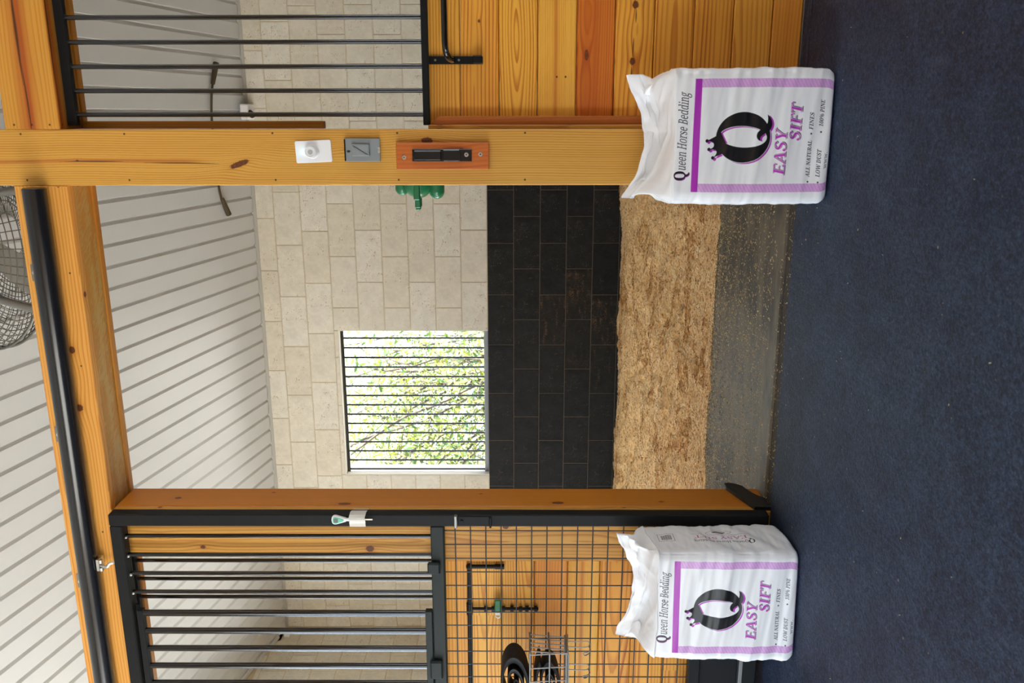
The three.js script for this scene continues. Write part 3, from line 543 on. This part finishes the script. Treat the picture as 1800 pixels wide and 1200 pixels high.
{ // water line on the boards behind the mesh door
  const p = thing('water_pipe', 'black poly water line with elbow and tee on the boards behind wire mesh', 'pipe');
  cyl(p, 'pipe_run', [-1.733, 1.147, -3.034], [-2.6, 1.152, -3.034], 0.0085, blackPipe, 12);
  part(p, 'elbow', new THREE.SphereGeometry(0.0135, 14, 10), blackPipe, [-1.732, 1.147, -3.034]);
  cyl(p, 'pipe_drop', [-1.732, 1.147, -3.034], [-1.732, 1.02, -3.034], 0.0085, blackPipe, 12);
  cyl(p, 'pipe_end', [-1.732, 1.045, -3.034], [-1.732, 1.008, -3.034], 0.0105, blackPipe, 12);
  cyl(p, 'tee', [-1.895, 1.148, -3.034], [-1.945, 1.148, -3.034], 0.0125, blackPipe, 12);
  cyl(p, 'drop_line', [-1.921, 1.15, -3.034], [-1.921, 0.872, -3.034], 0.007, blackPipe, 10);
  for (const [y, r] of [[1.09, 0.013], [1.06, 0.011], [1.02, 0.012], [0.985, 0.014], [0.95, 0.011], [0.925, 0.014], [0.89, 0.013]]) cyl(p, 'clamp', [-1.921, y, -3.034], [-1.921, y - 0.014, -3.034], r, blackPipe, 10);
  const h = slab(p, 'valve_handle', -1.912, -1.856, 1.022, 1.047, -2.99, -3.012, greenPlastic, 0.004); h.userData.label = 'green valve handle';
  slab(p, 'valve_cap', -1.922, -1.912, 1.024, 1.045, -2.992, -3.01, whitePlastic, 0.002);
  part(p, 'valve_ring', new THREE.TorusGeometry(0.0085, 0.003, 8, 18), zinc, [-1.934, 1.033, -3.006]);
}
{ // wire basket hung on the mesh
  const b = thing('wire_basket', 'grey wire basket with hooks hanging on the mesh door', 'basket');
  const zBack = DZ + 0.012, zFront = DZ + 0.14, x0 = -2.33, x1 = -1.912;
  const w = (a, c, r = 0.003) => cyl(b, 'basket_wire', a, c, r, greySteel, 6);
  for (const y of [0.91, 0.838, 0.775]) { const k = y < 0.8 ? 0.012 : 0; w([x1 - k, y, zBack], [x1 - k, y, zFront - k], 0.0036); w([x0 + k, y, zBack], [x0 + k, y, zFront - k], 0.0036); w([x0 + k, y, zFront - k], [x1 - k, y, zFront - k], 0.0036); w([x0 + k, y, zBack], [x1 - k, y, zBack]); }
  for (let i = 0; i < 8; i++) { const x = x1 - 0.008 - i * 0.0575; w([x, 0.91, zFront], [x, 0.775, zFront - 0.012], 0.0025); w([x, 0.775, zFront - 0.012], [x, 0.765, zBack], 0.0025); }
  for (let i = 0; i < 5; i++) { const z = zBack + 0.012 + i * 0.026; w([x1, 0.91, z], [x1 - 0.012, 0.77, z], 0.0025); w([x1 - 0.012, 0.768, z], [x0 + 0.012, 0.768, z], 0.0025); }
  for (let i = 0; i < 4; i++) { const x = x1 - 0.035 - i * 0.1; tube(b, 'hook', [[x, 0.79, zBack + 0.004], [x, 0.72, zBack + 0.004], [x, 0.685, zBack + 0.005], [x - 0.01, 0.68, zBack + 0.006], [x - 0.02, 0.685, zBack + 0.007], [x - 0.021, 0.79, zBack + 0.006]], 0.0022, greySteel, 30, 6); tube(b, 'hook', [[x - 0.021, 0.682, zBack + 0.006], [x - 0.021, 0.68, zBack + 0.03], [x - 0.024, 0.69, zBack + 0.038], [x - 0.03, 0.706, zBack + 0.036], [x - 0.04, 0.7, zBack + 0.034], [x - 0.041, 0.682, zBack + 0.02]], 0.0022, greySteel, 24, 6); }
  // rolled boots of black neoprene
  const neo = phy({ color: lin(0.009, 0.009, 0.011), roughness: 0.65, specularIntensity: 0.5, side: THREE.DoubleSide });
  const roll = (label, cx, cy, a, c, z0, z1, turns, rot) => {           // a sheet wound up, its end turned to the aisle
    const r = thing('rolled_wrap', label, 'wrap');
    const pos = [], idx = [], N = 110, M = 8;
    for (let side = 0; side < 2; side++) for (let i = 0; i <= N; i++) for (let j = 0; j <= M; j++) {
      const t = i / N, ang = t * turns * Math.PI * 2 + rot, k = 1 - 0.9 * t - side * 0.17 * (1 - 0.6 * t), f = 1 + 0.10 * Math.sin(ang * 2 + 1) * (0.4 + t), e = j / M;
      pos.push(cx + a * k * f * Math.cos(ang) + 0.012 * t * e, cy + c * k * f * Math.sin(ang) - 0.1 * c * t, lerp(z0, z1 - 0.012 * t + 0.006 * Math.sin(ang * 1.7), e));
    }
    const st = (N + 1) * (M + 1);
    for (let side = 0; side < 2; side++) for (let i = 0; i < N; i++) for (let j = 0; j < M; j++) { const q = side * st + i * (M + 1) + j; if (side) idx.push(q, q + 1, q + M + 1, q + 1, q + M + 2, q + M + 1); else idx.push(q, q + M + 1, q + 1, q + 1, q + M + 1, q + M + 2); }
    for (let i = 0; i < N; i++) for (const j of [0, M]) { const q = i * (M + 1) + j, p = q + st; idx.push(q, p, q + M + 1, p, p + M + 1, q + M + 1); }
    const g = new THREE.BufferGeometry(); g.setAttribute('position', new THREE.Float32BufferAttribute(pos, 3)); g.setIndex(idx); g.computeVertexNormals(); g.setAttribute('uv', new THREE.Float32BufferAttribute(new Float32Array(pos.length / 3 * 2), 2));
    part(r, 'sheet', g, neo);
  };
  roll('large black rolled wrap bulging over the rim of the wire basket', -2.075, 0.972, 0.15, 0.072, DZ + 0.022, DZ + 0.128, 2.7, 2.6);
  roll('small black rolled wrap lying inside the wire basket', -2.085, 0.84, 0.15, 0.058, DZ + 0.024, DZ + 0.122, 2.7, 0.6);
}

// ---------------------------------------------------------------- fan above the beam
{
  const f = thing('barrel_fan', 'grey caged fan mounted above the header beam', 'fan', undefined, [-0.5, 3.2, -3.5]);
  const tilt = new THREE.Group(); tilt.name = 'fan_head'; f.add(tilt); tilt.rotation.x = -0.49;
  const R = 0.46, cage = std({ color: lin(0.15, 0.145, 0.13), metalness: 0.7, roughness: 0.45 });
  for (let i = 0; i < 20; i++) { const r = 0.09 + i * 0.0194, z = 0.13 * (1 - Math.pow(r / R, 4)); const m = part(tilt, 'cage_ring', new THREE.TorusGeometry(r, 0.0022, 5, 64), cage, [0, 0, z + 0.02]); if (i > 2) { const m2 = part(tilt, 'cage_ring', m.geometry, cage, [0, 0, -z - 0.02]); } }
  for (const z of [-0.02, 0.02]) part(tilt, 'cage_hoop', new THREE.TorusGeometry(R, 0.006, 6, 72), cage, [0, 0, z]);
  const spokePts = (sgn, a) => [0.09, 0.2, 0.3, 0.38, 0.43, R].map((r) => [r * Math.cos(a), r * Math.sin(a), sgn * (0.13 * (1 - Math.pow(r / R, 4)) + 0.02)]);
  for (let i = 0; i < 72; i++) for (const s of [-1, 1]) tube(tilt, 'cage_wire', spokePts(s, i / 72 * Math.PI * 2), 0.002, cage, 10, 4);
  cyl(tilt, 'motor', [0, 0, 0.02], [0, 0, 0.18], 0.085, std({ color: lin(0.05, 0.06, 0.055), roughness: 0.5 }), 24);
  for (let i = 0; i < 3; i++) {
    const s = new THREE.Shape(); s.moveTo(0.05, -0.05); s.quadraticCurveTo(0.2, -0.15, 0.38, -0.12); s.quadraticCurveTo(0.425, 0.0, 0.37, 0.1); s.quadraticCurveTo(0.2, 0.09, 0.05, 0.05); s.closePath();
    const m = part(tilt, 'blade', new THREE.ExtrudeGeometry(s, { depth: 0.003, bevelEnabled: false }), std({ color: lin(0.34, 0.32, 0.27), metalness: 0.4, roughness: 0.5 })); m.rotation.order = 'ZXY'; m.rotation.set(0.35, 0, -1.9 + i * Math.PI * 2 / 3);
  }
  tube(f, 'mount_arm', [[0.16, -0.06, 0.12], [0.2, -0.2, 0.22], [0.24, -0.5, 0.36], [0.24, -0.515, 0.42]], 0.016, greySteel, 24, 10);
  tube(f, 'mount_arm', [[-0.16, -0.06, 0.12], [-0.2, -0.2, 0.22], [-0.24, -0.5, 0.36], [-0.24, -0.515, 0.42]], 0.016, greySteel, 24, 10);
}
// insect-spray line on the ceiling, and the small fixture in the corner
{
  const c = thing('misting_cord', 'brown cord with two dark nozzles hanging under the stall ceiling', 'cord');
  tube(c, 'line', [[0.26, 3.042, -6.14], [0.13, 3.05, -6.08], [-0.056, 3.058, -6.06], [-0.3, 3.058, -6.07], [-0.5, 3.055, -6.075], [-0.6, 3.05, -6.1]], 0.0085, brownCord, 40, 8);
  for (const [a, b] of [[[0.2, 3.046, -6.11], [0.34, 3.03, -6.17]], [[-0.58, 3.048, -6.1], [-0.7, 3.03, -6.16]]]) cyl(c, 'nozzle', a, b, 0.014, brownCord, 10, 0.02);
  const k = thing('corner_camera', 'small white fixture with black lens under the ceiling by the block wall', 'camera', undefined, [0.03, 2.93, BACK + 0.07]);
  slab(k, 'body', -0.07, 0.04, -0.03, 0.03, -0.069, 0.09, whitePlastic, 0.008);
  cyl(k, 'lens', [-0.02, -0.03, 0.06], [-0.04, -0.06, 0.09], 0.022, blackRubber, 14);
}
// ---------------------------------------------------------------- bedding
const edgeZ = (x) => -4.05 + 0.09 * fbm(x * 1.6 + 3, 0.5) + 0.06 * fbm(x * 6, 4.5) + 0.03 * fbm(x * 24, 9.5);
const bedY = (x, z) => {
  const e = edgeZ(x) - z, ramp = sstep(-0.02, 0.55, e), back = sstep(0.4, 2.4, -4.06 - z);
  const low = 0.045 * fbm(x * 1.1, z * 1.1) + 0.034 * fbm(x * 3.1 + 7, z * 5) + 0.016 * fbm(x * 9, z * 12) + 0.008 * fbm(x * 30, z * 40, 3);
  return 0.004 + ramp * (0.055 + 0.095 * back + low * (0.5 + 0.5 * ramp)) + 0.012 * sstep(-0.03, 0.08, e);
};
const flake = (() => { const g = new THREE.PlaneGeometry(1, 0.35, 3, 1), p = g.attributes.position; for (let i = 0; i < p.count; i++) { const x = p.getX(i); p.setZ(i, 0.3 * (0.25 - x * x) + 0.1 * p.getY(i)); } g.computeVertexNormals(); return g; })();
function scatter(parent, name, list, mat) {
  const m = new THREE.InstancedMesh(flake, mat, list.length), q = new THREE.Quaternion(), e = new THREE.Euler(), M = new THREE.Matrix4(), col = new THREE.Color(), s = V(1, 1, 1);
  list.forEach(([x, y, z, k, c], i) => { e.set(-Math.PI / 2 + rr(-0.4, 0.4), rr(-0.4, 0.4), rr(0, 6.3)); q.setFromEuler(e); s.set(k, k * rr(0.5, 1.2), k); M.compose(V(x, y, z), q, s); m.setMatrixAt(i, M); m.setColorAt(i, col.setRGB(...c)); });
  m.name = name; m.userData.kind = 'stuff'; parent.add(m); return m;
}
{
  const b = new THREE.Group(); b.name = 'pine_bedding'; b.userData = { label: 'tan pine shavings bedding spread over the back of the stall floor', category: 'bedding', kind: 'stuff' }; scene.add(b);
  const nx = 300, nz = 150, xa = X0 + 0.005, xb = X1 - 0.005, za = -3.9, zb = BACK + 0.004, pos = [], uv = [], idx = [];
  for (let j = 0; j <= nz; j++) for (let i = 0; i <= nx; i++) { const x = lerp(xa, xb, i / nx), z = lerp(za, zb, j / nz); const e = edgeZ(x) - z; pos.push(x, e < -0.03 ? -0.006 : bedY(x, z), z); uv.push(x, z); }
  for (let j = 0; j < nz; j++) for (let i = 0; i < nx; i++) { const a = j * (nx + 1) + i; idx.push(a, a + 1, a + nx + 1, a + 1, a + nx + 2, a + nx + 1); }
  const g = new THREE.BufferGeometry(); g.setAttribute('position', new THREE.Float32BufferAttribute(pos, 3)); g.setAttribute('uv', new THREE.Float32BufferAttribute(uv, 2)); g.setIndex(idx); g.computeVertexNormals();
  const top = part(b, 'shavings_layer', g, shavMat); top.userData.kind = 'stuff';
  const list = [], tones = [[0.92, 0.58, 0.27], [0.96, 0.68, 0.35], [0.66, 0.33, 0.1], [0.98, 0.8, 0.52], [0.36, 0.14, 0.03]];
  for (let i = 0; i < 130000; i++) { const x = rr(-3.2, 0.2), z = -4.03 - 2.5 * Math.pow(rnd(), 1.2); const pt = fbm(x * 4 + 2, z * 7, 3) + 0.25 * fbm(x * 22, z * 22, 2); list.push([x, bedY(x, z) + 0.002, z, rr(0.007, 0.018), tones[pt > 0.3 ? (rnd() < 0.6 ? 2 : 4) : [0, 1, 3, 0, 1, 3, 2, 3, 1, 4][Math.floor(rnd() * 9.5)]]]); }
  scatter(b, 'loose_shavings', list, std({ roughness: 0.9, side: THREE.DoubleSide }));
  const d = new THREE.Group(); d.name = 'scattered_shavings'; d.userData = { label: 'loose crumbs of pine shavings scattered over the rubber mats', category: 'shavings', kind: 'stuff' }; scene.add(d);
  const l2 = [], pale = [[0.56, 0.42, 0.2], [0.68, 0.53, 0.29], [0.46, 0.32, 0.14]];
  for (let i = 0; i < 22000; i++) { const x = 0.1 - 2.3 * Math.pow(rnd(), 0.75), e = Math.pow(rnd(), 2.4 - 0.5 * x), z = edgeZ(x) - 0.02 + e * 0.95; l2.push([x, 0.004, z, rr(0.004, 0.011), pale[Math.floor(rnd() * 3)]]); }
  for (let i = 0; i < 420; i++) { const x = rr(-1.45, -0.2), z = (rnd() < 0.5 ? -2.965 : -3.035) + rr(-0.02, 0.02); l2.push([x, rnd() < 0.6 ? 0.003 : -0.004, z, rr(0.003, 0.011), pale[Math.floor(rnd() * 3)]]); }
  for (let i = 0; i < 260; i++) { const x = rr(-2.0, 0.6), z = -2.95 + 2.1 * Math.pow(rnd(), 1.6); l2.push([x, 0.003, z, rr(0.002, 0.0065), pale[Math.floor(rnd() * 3)].map((c) => c * rr(0.7, 1.2))]); }
  scatter(d, 'crumbs', l2, std({ roughness: 0.9, side: THREE.DoubleSide }));
}

// ---------------------------------------------------------------- bags of bedding
const BAG_W = 0.40, BAG_D = 0.255, PER = 2 * (BAG_W + BAG_D), BAG_H = 0.80;
function bagCanvas() {
  const PX = 1560, W = 2048, H = 1248, c = document.createElement('canvas'); c.width = W; c.height = H;
  const g = c.getContext('2d'); const bg = '#f1f1f3'; g.fillStyle = bg; g.fillRect(0, 0, W, H);
  const X = (m) => m * PX, Y = (m) => H - m * PX;
  const purple = '#b032b4', lilac = '#d9a9dd', ink = '#141316';
  const o = 0.014;                                            // front print starts this far from the bag's edge
  // frame
  g.fillStyle = purple; g.fillRect(X(o + 0.022), Y(0.424), X(0.332), X(0.0205));
  for (const a of [0.022, 0.329]) {
    g.fillStyle = lilac; g.fillRect(X(o + a), Y(0.403), X(0.025), X(0.42));
    g.save(); g.beginPath(); g.rect(X(o + a), Y(0.403), X(0.025), X(0.42)); g.clip(); g.strokeStyle = '#c07cc6'; g.lineWidth = 1.6;
    for (let y = -0.05; y < 0.46; y += 0.0105) { g.beginPath(); g.moveTo(X(o + a), Y(y)); g.lineTo(X(o + a + 0.025), Y(y + 0.014)); g.stroke(); } g.restore();
  }
  g.fillStyle = purple; g.fillRect(X(o + 0.022), Y(0.006), X(0.332), 40);
  const text = (s, x, y, size, width, color, bold, slant = -0.22, stroke) => {
    g.save(); g.translate(X(x), Y(y)); g.transform(1, 0, slant, 1, 0, 0); g.font = `${bold ? 'bold ' : ''}${Math.round(X(size) * 1.38)}px serif`; g.textBaseline = 'alphabetic';
    const w = g.measureText(s).width; g.scale(X(width) / w, 1); g.fillStyle = color; g.fillText(s, 0, 0); if (stroke) { g.lineWidth = stroke[1]; g.strokeStyle = stroke[0]; g.strokeText(s, 0, 0); } g.restore();
  };
  const title = (x, y, size, width, col) => { text('Q', x, y, size * 1.25, width * 0.12, col, true, 0); text('ueen Horse Bedding', x + width * 0.112, y, size, width * 0.888, col, false); };
  text('Q', o + 0.053, 0.441, 0.036, 0.032, '#9c2fa0', true, 0);
  title(o + 0.055, 0.4425, 0.0285, 0.258, ink);
  // the letter with crown: outline in metres on the front, drawn three times
  const q = (dx, dy) => {
    g.beginPath();
    const cx = o + 0.184 + dx, cy = 0.272 + dy;
    g.ellipse(X(cx), Y(cy), X(0.074), X(0.082), 0, 0, 7); g.ellipse(X(cx + 0.002), Y(cy + 0.0), X(0.0315), X(0.0715), 0.05, 0, 7);
  };
  const crown = (dx, dy) => {
    const P = (x, y) => [X(o + x + dx), Y(y + dy)];
    g.beginPath(); g.moveTo(...P(0.138, 0.328)); g.lineTo(...P(0.124, 0.361)); g.quadraticCurveTo(...P(0.138, 0.343), ...P(0.148, 0.354)); g.quadraticCurveTo(...P(0.149, 0.364), ...P(0.149, 0.374)); g.quadraticCurveTo(...P(0.154, 0.355), ...P(0.166, 0.36)); g.quadraticCurveTo(...P(0.175, 0.366), ...P(0.174, 0.381)); g.lineTo(...P(0.19, 0.35)); g.lineTo(...P(0.2, 0.34)); g.lineTo(...P(0.16, 0.32)); g.closePath(); g.fill();
    for (const [x, y] of [[0.124, 0.361], [0.149, 0.374], [0.174, 0.381]]) { g.beginPath(); g.arc(...P(x, y), X(0.005), 0, 7); g.fill(); }
  };
  const tail = (dx, dy, col) => {
    const P = (x, y) => [X(o + x + dx), Y(y + dy)];
    g.fillStyle = col; g.beginPath(); g.moveTo(...P(0.174, 0.22)); g.bezierCurveTo(...P(0.176, 0.234), ...P(0.196, 0.238), ...P(0.206, 0.222)); g.bezierCurveTo(...P(0.216, 0.206), ...P(0.222, 0.196), ...P(0.25, 0.203)); g.bezierCurveTo(...P(0.24, 0.186), ...P(0.216, 0.18), ...P(0.202, 0.196)); g.bezierCurveTo(...P(0.192, 0.212), ...P(0.188, 0.226), ...P(0.174, 0.22)); g.fill();
  };
  g.fillStyle = purple; q(-0.004, -0.005); g.fill('evenodd'); crown(-0.004, -0.006); tail(-0.002, -0.006, purple);
  g.strokeStyle = bg; g.lineWidth = 5; q(0, 0); g.stroke(); g.fillStyle = ink; q(0, 0); g.fill('evenodd'); crown(0, 0); tail(0, 0, ink);
  for (const [s, x, y, w] of [['EASY', o + 0.07, 0.142, 0.135], ['SIFT', o + 0.172, 0.1, 0.108]]) { text(s, x + 0.0022, y - 0.0035, 0.034, w, '#5c5560', true, -0.2); text(s, x, y, 0.034, w, '#bb36b8', true, -0.2, ['#f0e6f2', 1.2]); }
  const small = (s, x, y, w) => text(s, x, y, 0.0125, w, '#26242a', true, -0.25);
  g.fillStyle = '#26242a'; for (const [x, y] of [[0.052, 0.0665], [0.195, 0.0665], [0.05, 0.036], [0.2, 0.036]]) { g.beginPath(); g.arc(X(o + x), Y(y), X(0.0026), 0, 7); g.fill(); }
  small('ALL NATURAL', o + 0.066, 0.062, 0.108); small('FINES', o + 0.206, 0.062, 0.05); small('LOW DUST', o + 0.065, 0.0315, 0.082); small('100% PINE', o + 0.215, 0.0315, 0.078);
  text('WWW.', o + 0.09, 0.013, 0.008, 0.05, '#55525a', true, 0);
  // side panel: lines running up the bag
  g.save(); g.translate(X(BAG_W + BAG_D / 2), Y(0.24)); g.rotate(-Math.PI / 2);
  const st = (s, y, size, w, col, bold, x = 0) => { g.save(); g.translate(x, y); g.font = `${bold ? 'bold ' : ''}${Math.round(size * 1.38)}px serif`; g.textAlign = 'center'; const m = g.measureText(s).width; g.scale(w / m, 1); g.fillStyle = col; g.fillText(s, 0, 0); g.restore(); };
  st('Queen Horse Bedding', X(-0.022), X(0.0155), X(0.19), ink, false, X(0.005)); st('Q', X(-0.02), X(0.024), X(0.024), ink, true, X(-0.1)); st('EASY SIFT', X(0.012), X(0.02), X(0.185), '#b3328f', false);
  g.strokeStyle = '#55505a'; g.lineWidth = 2; g.beginPath(); g.moveTo(X(-0.1), X(0.024)); g.lineTo(X(0.1), X(0.024)); g.stroke();
  g.beginPath(); g.ellipse(0, X(0.045), X(0.045), X(0.013), 0, 0, 7); g.stroke(); g.fillStyle = '#5a4048'; g.beginPath(); g.ellipse(0, X(0.045), X(0.024), X(0.006), 0, 0, 7); g.fill();
  g.strokeRect(X(0.165), X(-0.022), X(0.055), X(0.056)); g.fillStyle = '#4a4750'; for (let i = 0; i < 14; i++) g.fillRect(X(0.174 + i * 0.0026), X(-0.012), X(i % 3 ? 0.0012 : 0.0019), X(0.036));
  g.restore();
  const t = new THREE.CanvasTexture(c); t.colorSpace = THREE.SRGBColorSpace; t.wrapS = t.wrapT = THREE.ClampToEdgeWrapping; t.magFilter = THREE.LinearFilter;
  return t;
}
const bagMat = phy({ map: bagCanvas(), roughness: 0.36, clearcoat: 0.15, clearcoatRoughness: 0.35, side: THREE.DoubleSide });
function bag(label, x, z, turn, s, ears) {
  const b = thing('bedding_bag', label, 'bag', 'filled plastic bags standing on the aisle floor', [x, 0, z]);
  b.rotation.y = turn;
  const N = 240, body = 90, topN = 46, M = 8 + body + topN, pos = [], uv = [], idx = [];
  const hw = BAG_W / 2, hd = BAG_D / 2;
  // perimeter starting at the front left corner, running along the front, the right side, the back, the left side
  const peri = (t) => { let d = t * PER; if (d < BAG_W) return [-hw + d, hd]; d -= BAG_W; if (d < BAG_D) return [hw, hd - d]; d -= BAG_D; if (d < BAG_W) return [hw - d, -hd]; d -= BAG_W; return [-hw, -hd + d]; };
  const round = (px, pz, a, c, r) => {                      // pulls the corners of the rectangle in to radius r
    let X = px / hw * a, Z = pz / hd * c; const ex = Math.abs(X) - (a - r), ez = Math.abs(Z) - (c - r);
    if (ex > 0 && ez > 0) { const l = Math.hypot(ex, ez), m = Math.max(ex, ez); const k = m / l; X = Math.sign(X) * (a - r + ex * k); Z = Math.sign(Z) * (c - r + ez * k); }
    return [X, Z];
  };
  for (let j = 0; j <= M; j++) for (let i = 0; i <= N; i++) {
    const t = i / N, [px, pz] = peri(Math.min(t, 0.99999)); let X, Y, Z, v;
    const shY = 0.478 + (pz < hd * 0.9 ? 0.022 * (hd - pz) / BAG_D : 0) + 0.008 * fbm(px * 9 + s, pz * 9);
    const foldx = px / hw;
    if (j < 8) {                                            // base
      const k = j / 8, rad = 0.02; [X, Z] = round(px, pz, hw * (0.02 + 0.96 * k), hd * (0.02 + 0.94 * k), 0.03); Y = 0.001 + (k > 0.8 ? 0.004 * (k - 0.8) * 5 : 0); v = 0.0;
    } else if (j <= 8 + body) {
      const k = (j - 8) / body, y = 0.006 + k * (shY - 0.006);
      const bulge = 1 + 0.012 * Math.sin(Math.PI * k), foot = 1 - 0.05 * Math.pow(1 - Math.min(1, k / 0.05), 2);
      [X, Z] = round(px, pz, hw * bulge * foot, hd * (1 + (pz > 0 ? 0.05 : 0.01) * Math.sin(Math.PI * k)) * foot, 0.026 + 0.012 * k); Y = y; v = y;
      const w = 0.003 * fbm(px * 4 + pz * 9 + s * 3, y * 60 + px * 7, 3) + 0.0055 * fbm(px * 5 + s, y * 24 + pz * 14 + px * 3, 2) + 0.004 * fbm(px * 7 + s, y * 7 + pz * 5, 2);
      const l = Math.hypot(X, Z * hw / hd) || 1, amp = 0.6 + 0.2 * (Math.abs(px) >= hw * 0.995 ? 1 : 0);
      X += X / l * w * amp * (Math.abs(px) > hw * 0.9 ? 1.4 : 0.2); Z += Math.sign(pz) * w * amp * (Math.abs(pz) > hd * 0.9 ? 1.4 : 0.2);
    } else {                                                // folded top, closing to a fin near the back
      const k = (j - 8 - body) / topN, kk = sstep(0, 1, Math.min(1, k / 0.82)), fin = Math.max(0, (k - 0.82) / 0.18);
      const side = Math.pow(Math.abs(foldx), 3);
      const finY = 0.556 + ears[0] * sstep(0.45, 1, -foldx) + ears[1] * sstep(0.35, 1, foldx) - ears[2] * Math.exp(-foldx * foldx * 7) + 0.012 * fbm(px * 14 + s, 3);
      const c = lerp(hd, 0.004, kk), a = hw * (1 - 0.05 * Math.sin(kk * Math.PI) * 1 - 0.03 * kk), fz = -0.035 + 0.02 * fbm(px * 8 + s * 2, 7);
      [X, Z] = round(px, pz, a, c, Math.min(0.03, c * 0.9)); Z += fz * kk;
      const pinch = (Math.abs(px) >= hw * 0.995 ? 1 : 0) * Math.sin(kk * Math.PI) * 0.06 * (1 - Math.abs(pz) / hd); X -= Math.sign(px) * pinch;
      Y = lerp(shY, finY - 0.03, Math.pow(kk, 0.85)) + fin * 0.034;
      const cr = Math.sin(Math.min(1, k * 1.5) * Math.PI * 0.5);
      const n1 = fbm(px * 7 + s, k * 1.6 + pz * 6 + s, 2), n2 = 1 - Math.abs(fbm(px * 9 + s * 2 + k * 2.4, pz * 12 + k * 1.6, 2)) * 2.4;
      Y += cr * (0.022 * n1 + 0.013 * n2 - 0.006) * (1 - 0.55 * fin); Z += cr * 0.016 * fbm(px * 13 + 5 + s, k * 5 + pz * 6, 2) - fin * 0.012; v = 0.478 + k * 0.2;
    }
    pos.push(X, Math.max(0, Y), Z); uv.push(Math.min(t, 0.9999) * PER * 1560 / 2048, clamp(v, 0, 0.79) / BAG_H);
  }
  for (let j = 0; j < M; j++) for (let i = 0; i < N; i++) { const a = j * (N + 1) + i; idx.push(a, a + 1, a + N + 1, a + 1, a + N + 2, a + N + 1); }
  const g = new THREE.BufferGeometry(); g.setAttribute('position', new THREE.Float32BufferAttribute(pos, 3)); g.setAttribute('uv', new THREE.Float32BufferAttribute(uv, 2)); g.setIndex(idx); g.computeVertexNormals();
  part(b, 'sack', g, bagMat);
  return b;
}
bag('white and purple printed bag standing against the pine post with the switches', -0.073, -2.795, 0.03, 1.3, [0.055, 0.05, 0.01]);
bag('white and purple printed bag standing against the wire mesh sliding door', -1.642, -2.712, 0.08, 4.1, [0.035, 0.04, 0.015]);

// ---------------------------------------------------------------- trees beyond the window
{
  const leafG = (() => { const s = new THREE.Shape(); s.moveTo(0, 0); s.quadraticCurveTo(0.32, 0.3, 0, 1); s.quadraticCurveTo(-0.32, 0.3, 0, 0); const g = new THREE.ShapeGeometry(s, 3); return g; })();
  const leafM = phy({ color: 0xffffff, roughness: 0.8, transmission: 0.4, thickness: 0, side: THREE.DoubleSide }), barkM = std({ color: lin(0.06, 0.048, 0.038), roughness: 0.9 });
  const tree = (label, bx, bz, lean, n, leaves, tones, spread, height) => {
    const t = thing('shrub', label, 'shrub', undefined, [bx, -0.07, bz]);
    const tips = [];
    for (let i = 0; i < n; i++) {
      const a = rr(-1, 1), pts = [[rr(-0.1, 0.1), 0, rr(-0.1, 0.1)]]; let x = pts[0][0], y = 0, z = pts[0][2]; const vx = lean + a * spread, vz = rr(-0.35, 0.35), st = height / 7 * rr(0.75, 1.15);
      for (let k = 1; k <= 7; k++) { x += vx * 0.3 * (0.5 + k * 0.16) + rr(-0.08, 0.08); y += st * (1 - k * 0.045); z += vz * 0.3 + rr(-0.07, 0.07); pts.push([x, y, z]); if (k > 1) tips.push([x, y, z, 0.7]); }
      tube(t, 'branch', pts, rr(0.008, 0.016), barkM, 28, 5);
      for (let k = 2; k < 7; k++) for (let s = 0; s < 2; s++) { const p = pts[k], e = [p[0] + rr(-0.45, 0.45) + lean * 0.3, p[1] + rr(0.05, 0.5), p[2] + rr(-0.35, 0.35)]; tube(t, 'twig', [p, [(p[0] + e[0]) / 2 + rr(-0.06, 0.06), (p[1] + e[1]) / 2 + rr(-0.03, 0.06), (p[2] + e[2]) / 2], e], rr(0.003, 0.006), barkM, 8, 4); tips.push([...e, 0.5]); }
    }
    const m = new THREE.InstancedMesh(leafG, leafM, leaves), q = new THREE.Quaternion(), e = new THREE.Euler(), M = new THREE.Matrix4(), col = new THREE.Color();
    for (let i = 0; i < leaves; i++) { const p = tips[Math.floor(rnd() * tips.length)], r = p[3]; e.set(rr(-2, 2), rr(0, 6.3), rr(-2, 2)); q.setFromEuler(e); const k = rr(0.045, 0.105); M.compose(V(p[0] + rr(-r, r), p[1] + rr(-r, r) * 0.7, p[2] + rr(-r, r)), q, V(k, k, k)); m.setMatrixAt(i, M); m.setColorAt(i, col.setRGB(...tones[Math.floor(rnd() * tones.length)]).multiplyScalar(rr(1.1, 1.9))); }
    m.name = 'foliage'; m.userData.kind = 'stuff'; t.add(m);
  };
  const yg = [[0.13, 0.15, 0.012], [0.085, 0.13, 0.015], [0.17, 0.17, 0.03], [0.03, 0.085, 0.015]];
  tree('yellow-green leafy shrub with thin bare stems outside the barred window', -2.6, -9.0, -0.55, 16, 8500, yg, 0.55, 3.6);
  tree('pale green shrub farther off, seen between the window bars', -5.4, -11.5, 0.1, 18, 17000, [[0.17, 0.18, 0.07], [0.12, 0.16, 0.06], [0.09, 0.12, 0.09], [0.15, 0.16, 0.04]], 0.6, 4.4);
  tree('sparse shrub behind the others, on the waterer side of the window', -3.2, -12.5, -0.1, 14, 12000, [[0.16, 0.17, 0.08], [0.12, 0.15, 0.09]], 0.6, 4.6);
}

scene.traverse((o) => { if (o.isMesh) { o.castShadow = true; o.receiveShadow = true; } if (o.isLight) o.castShadow = true; });
renderer.render(scene, camera);
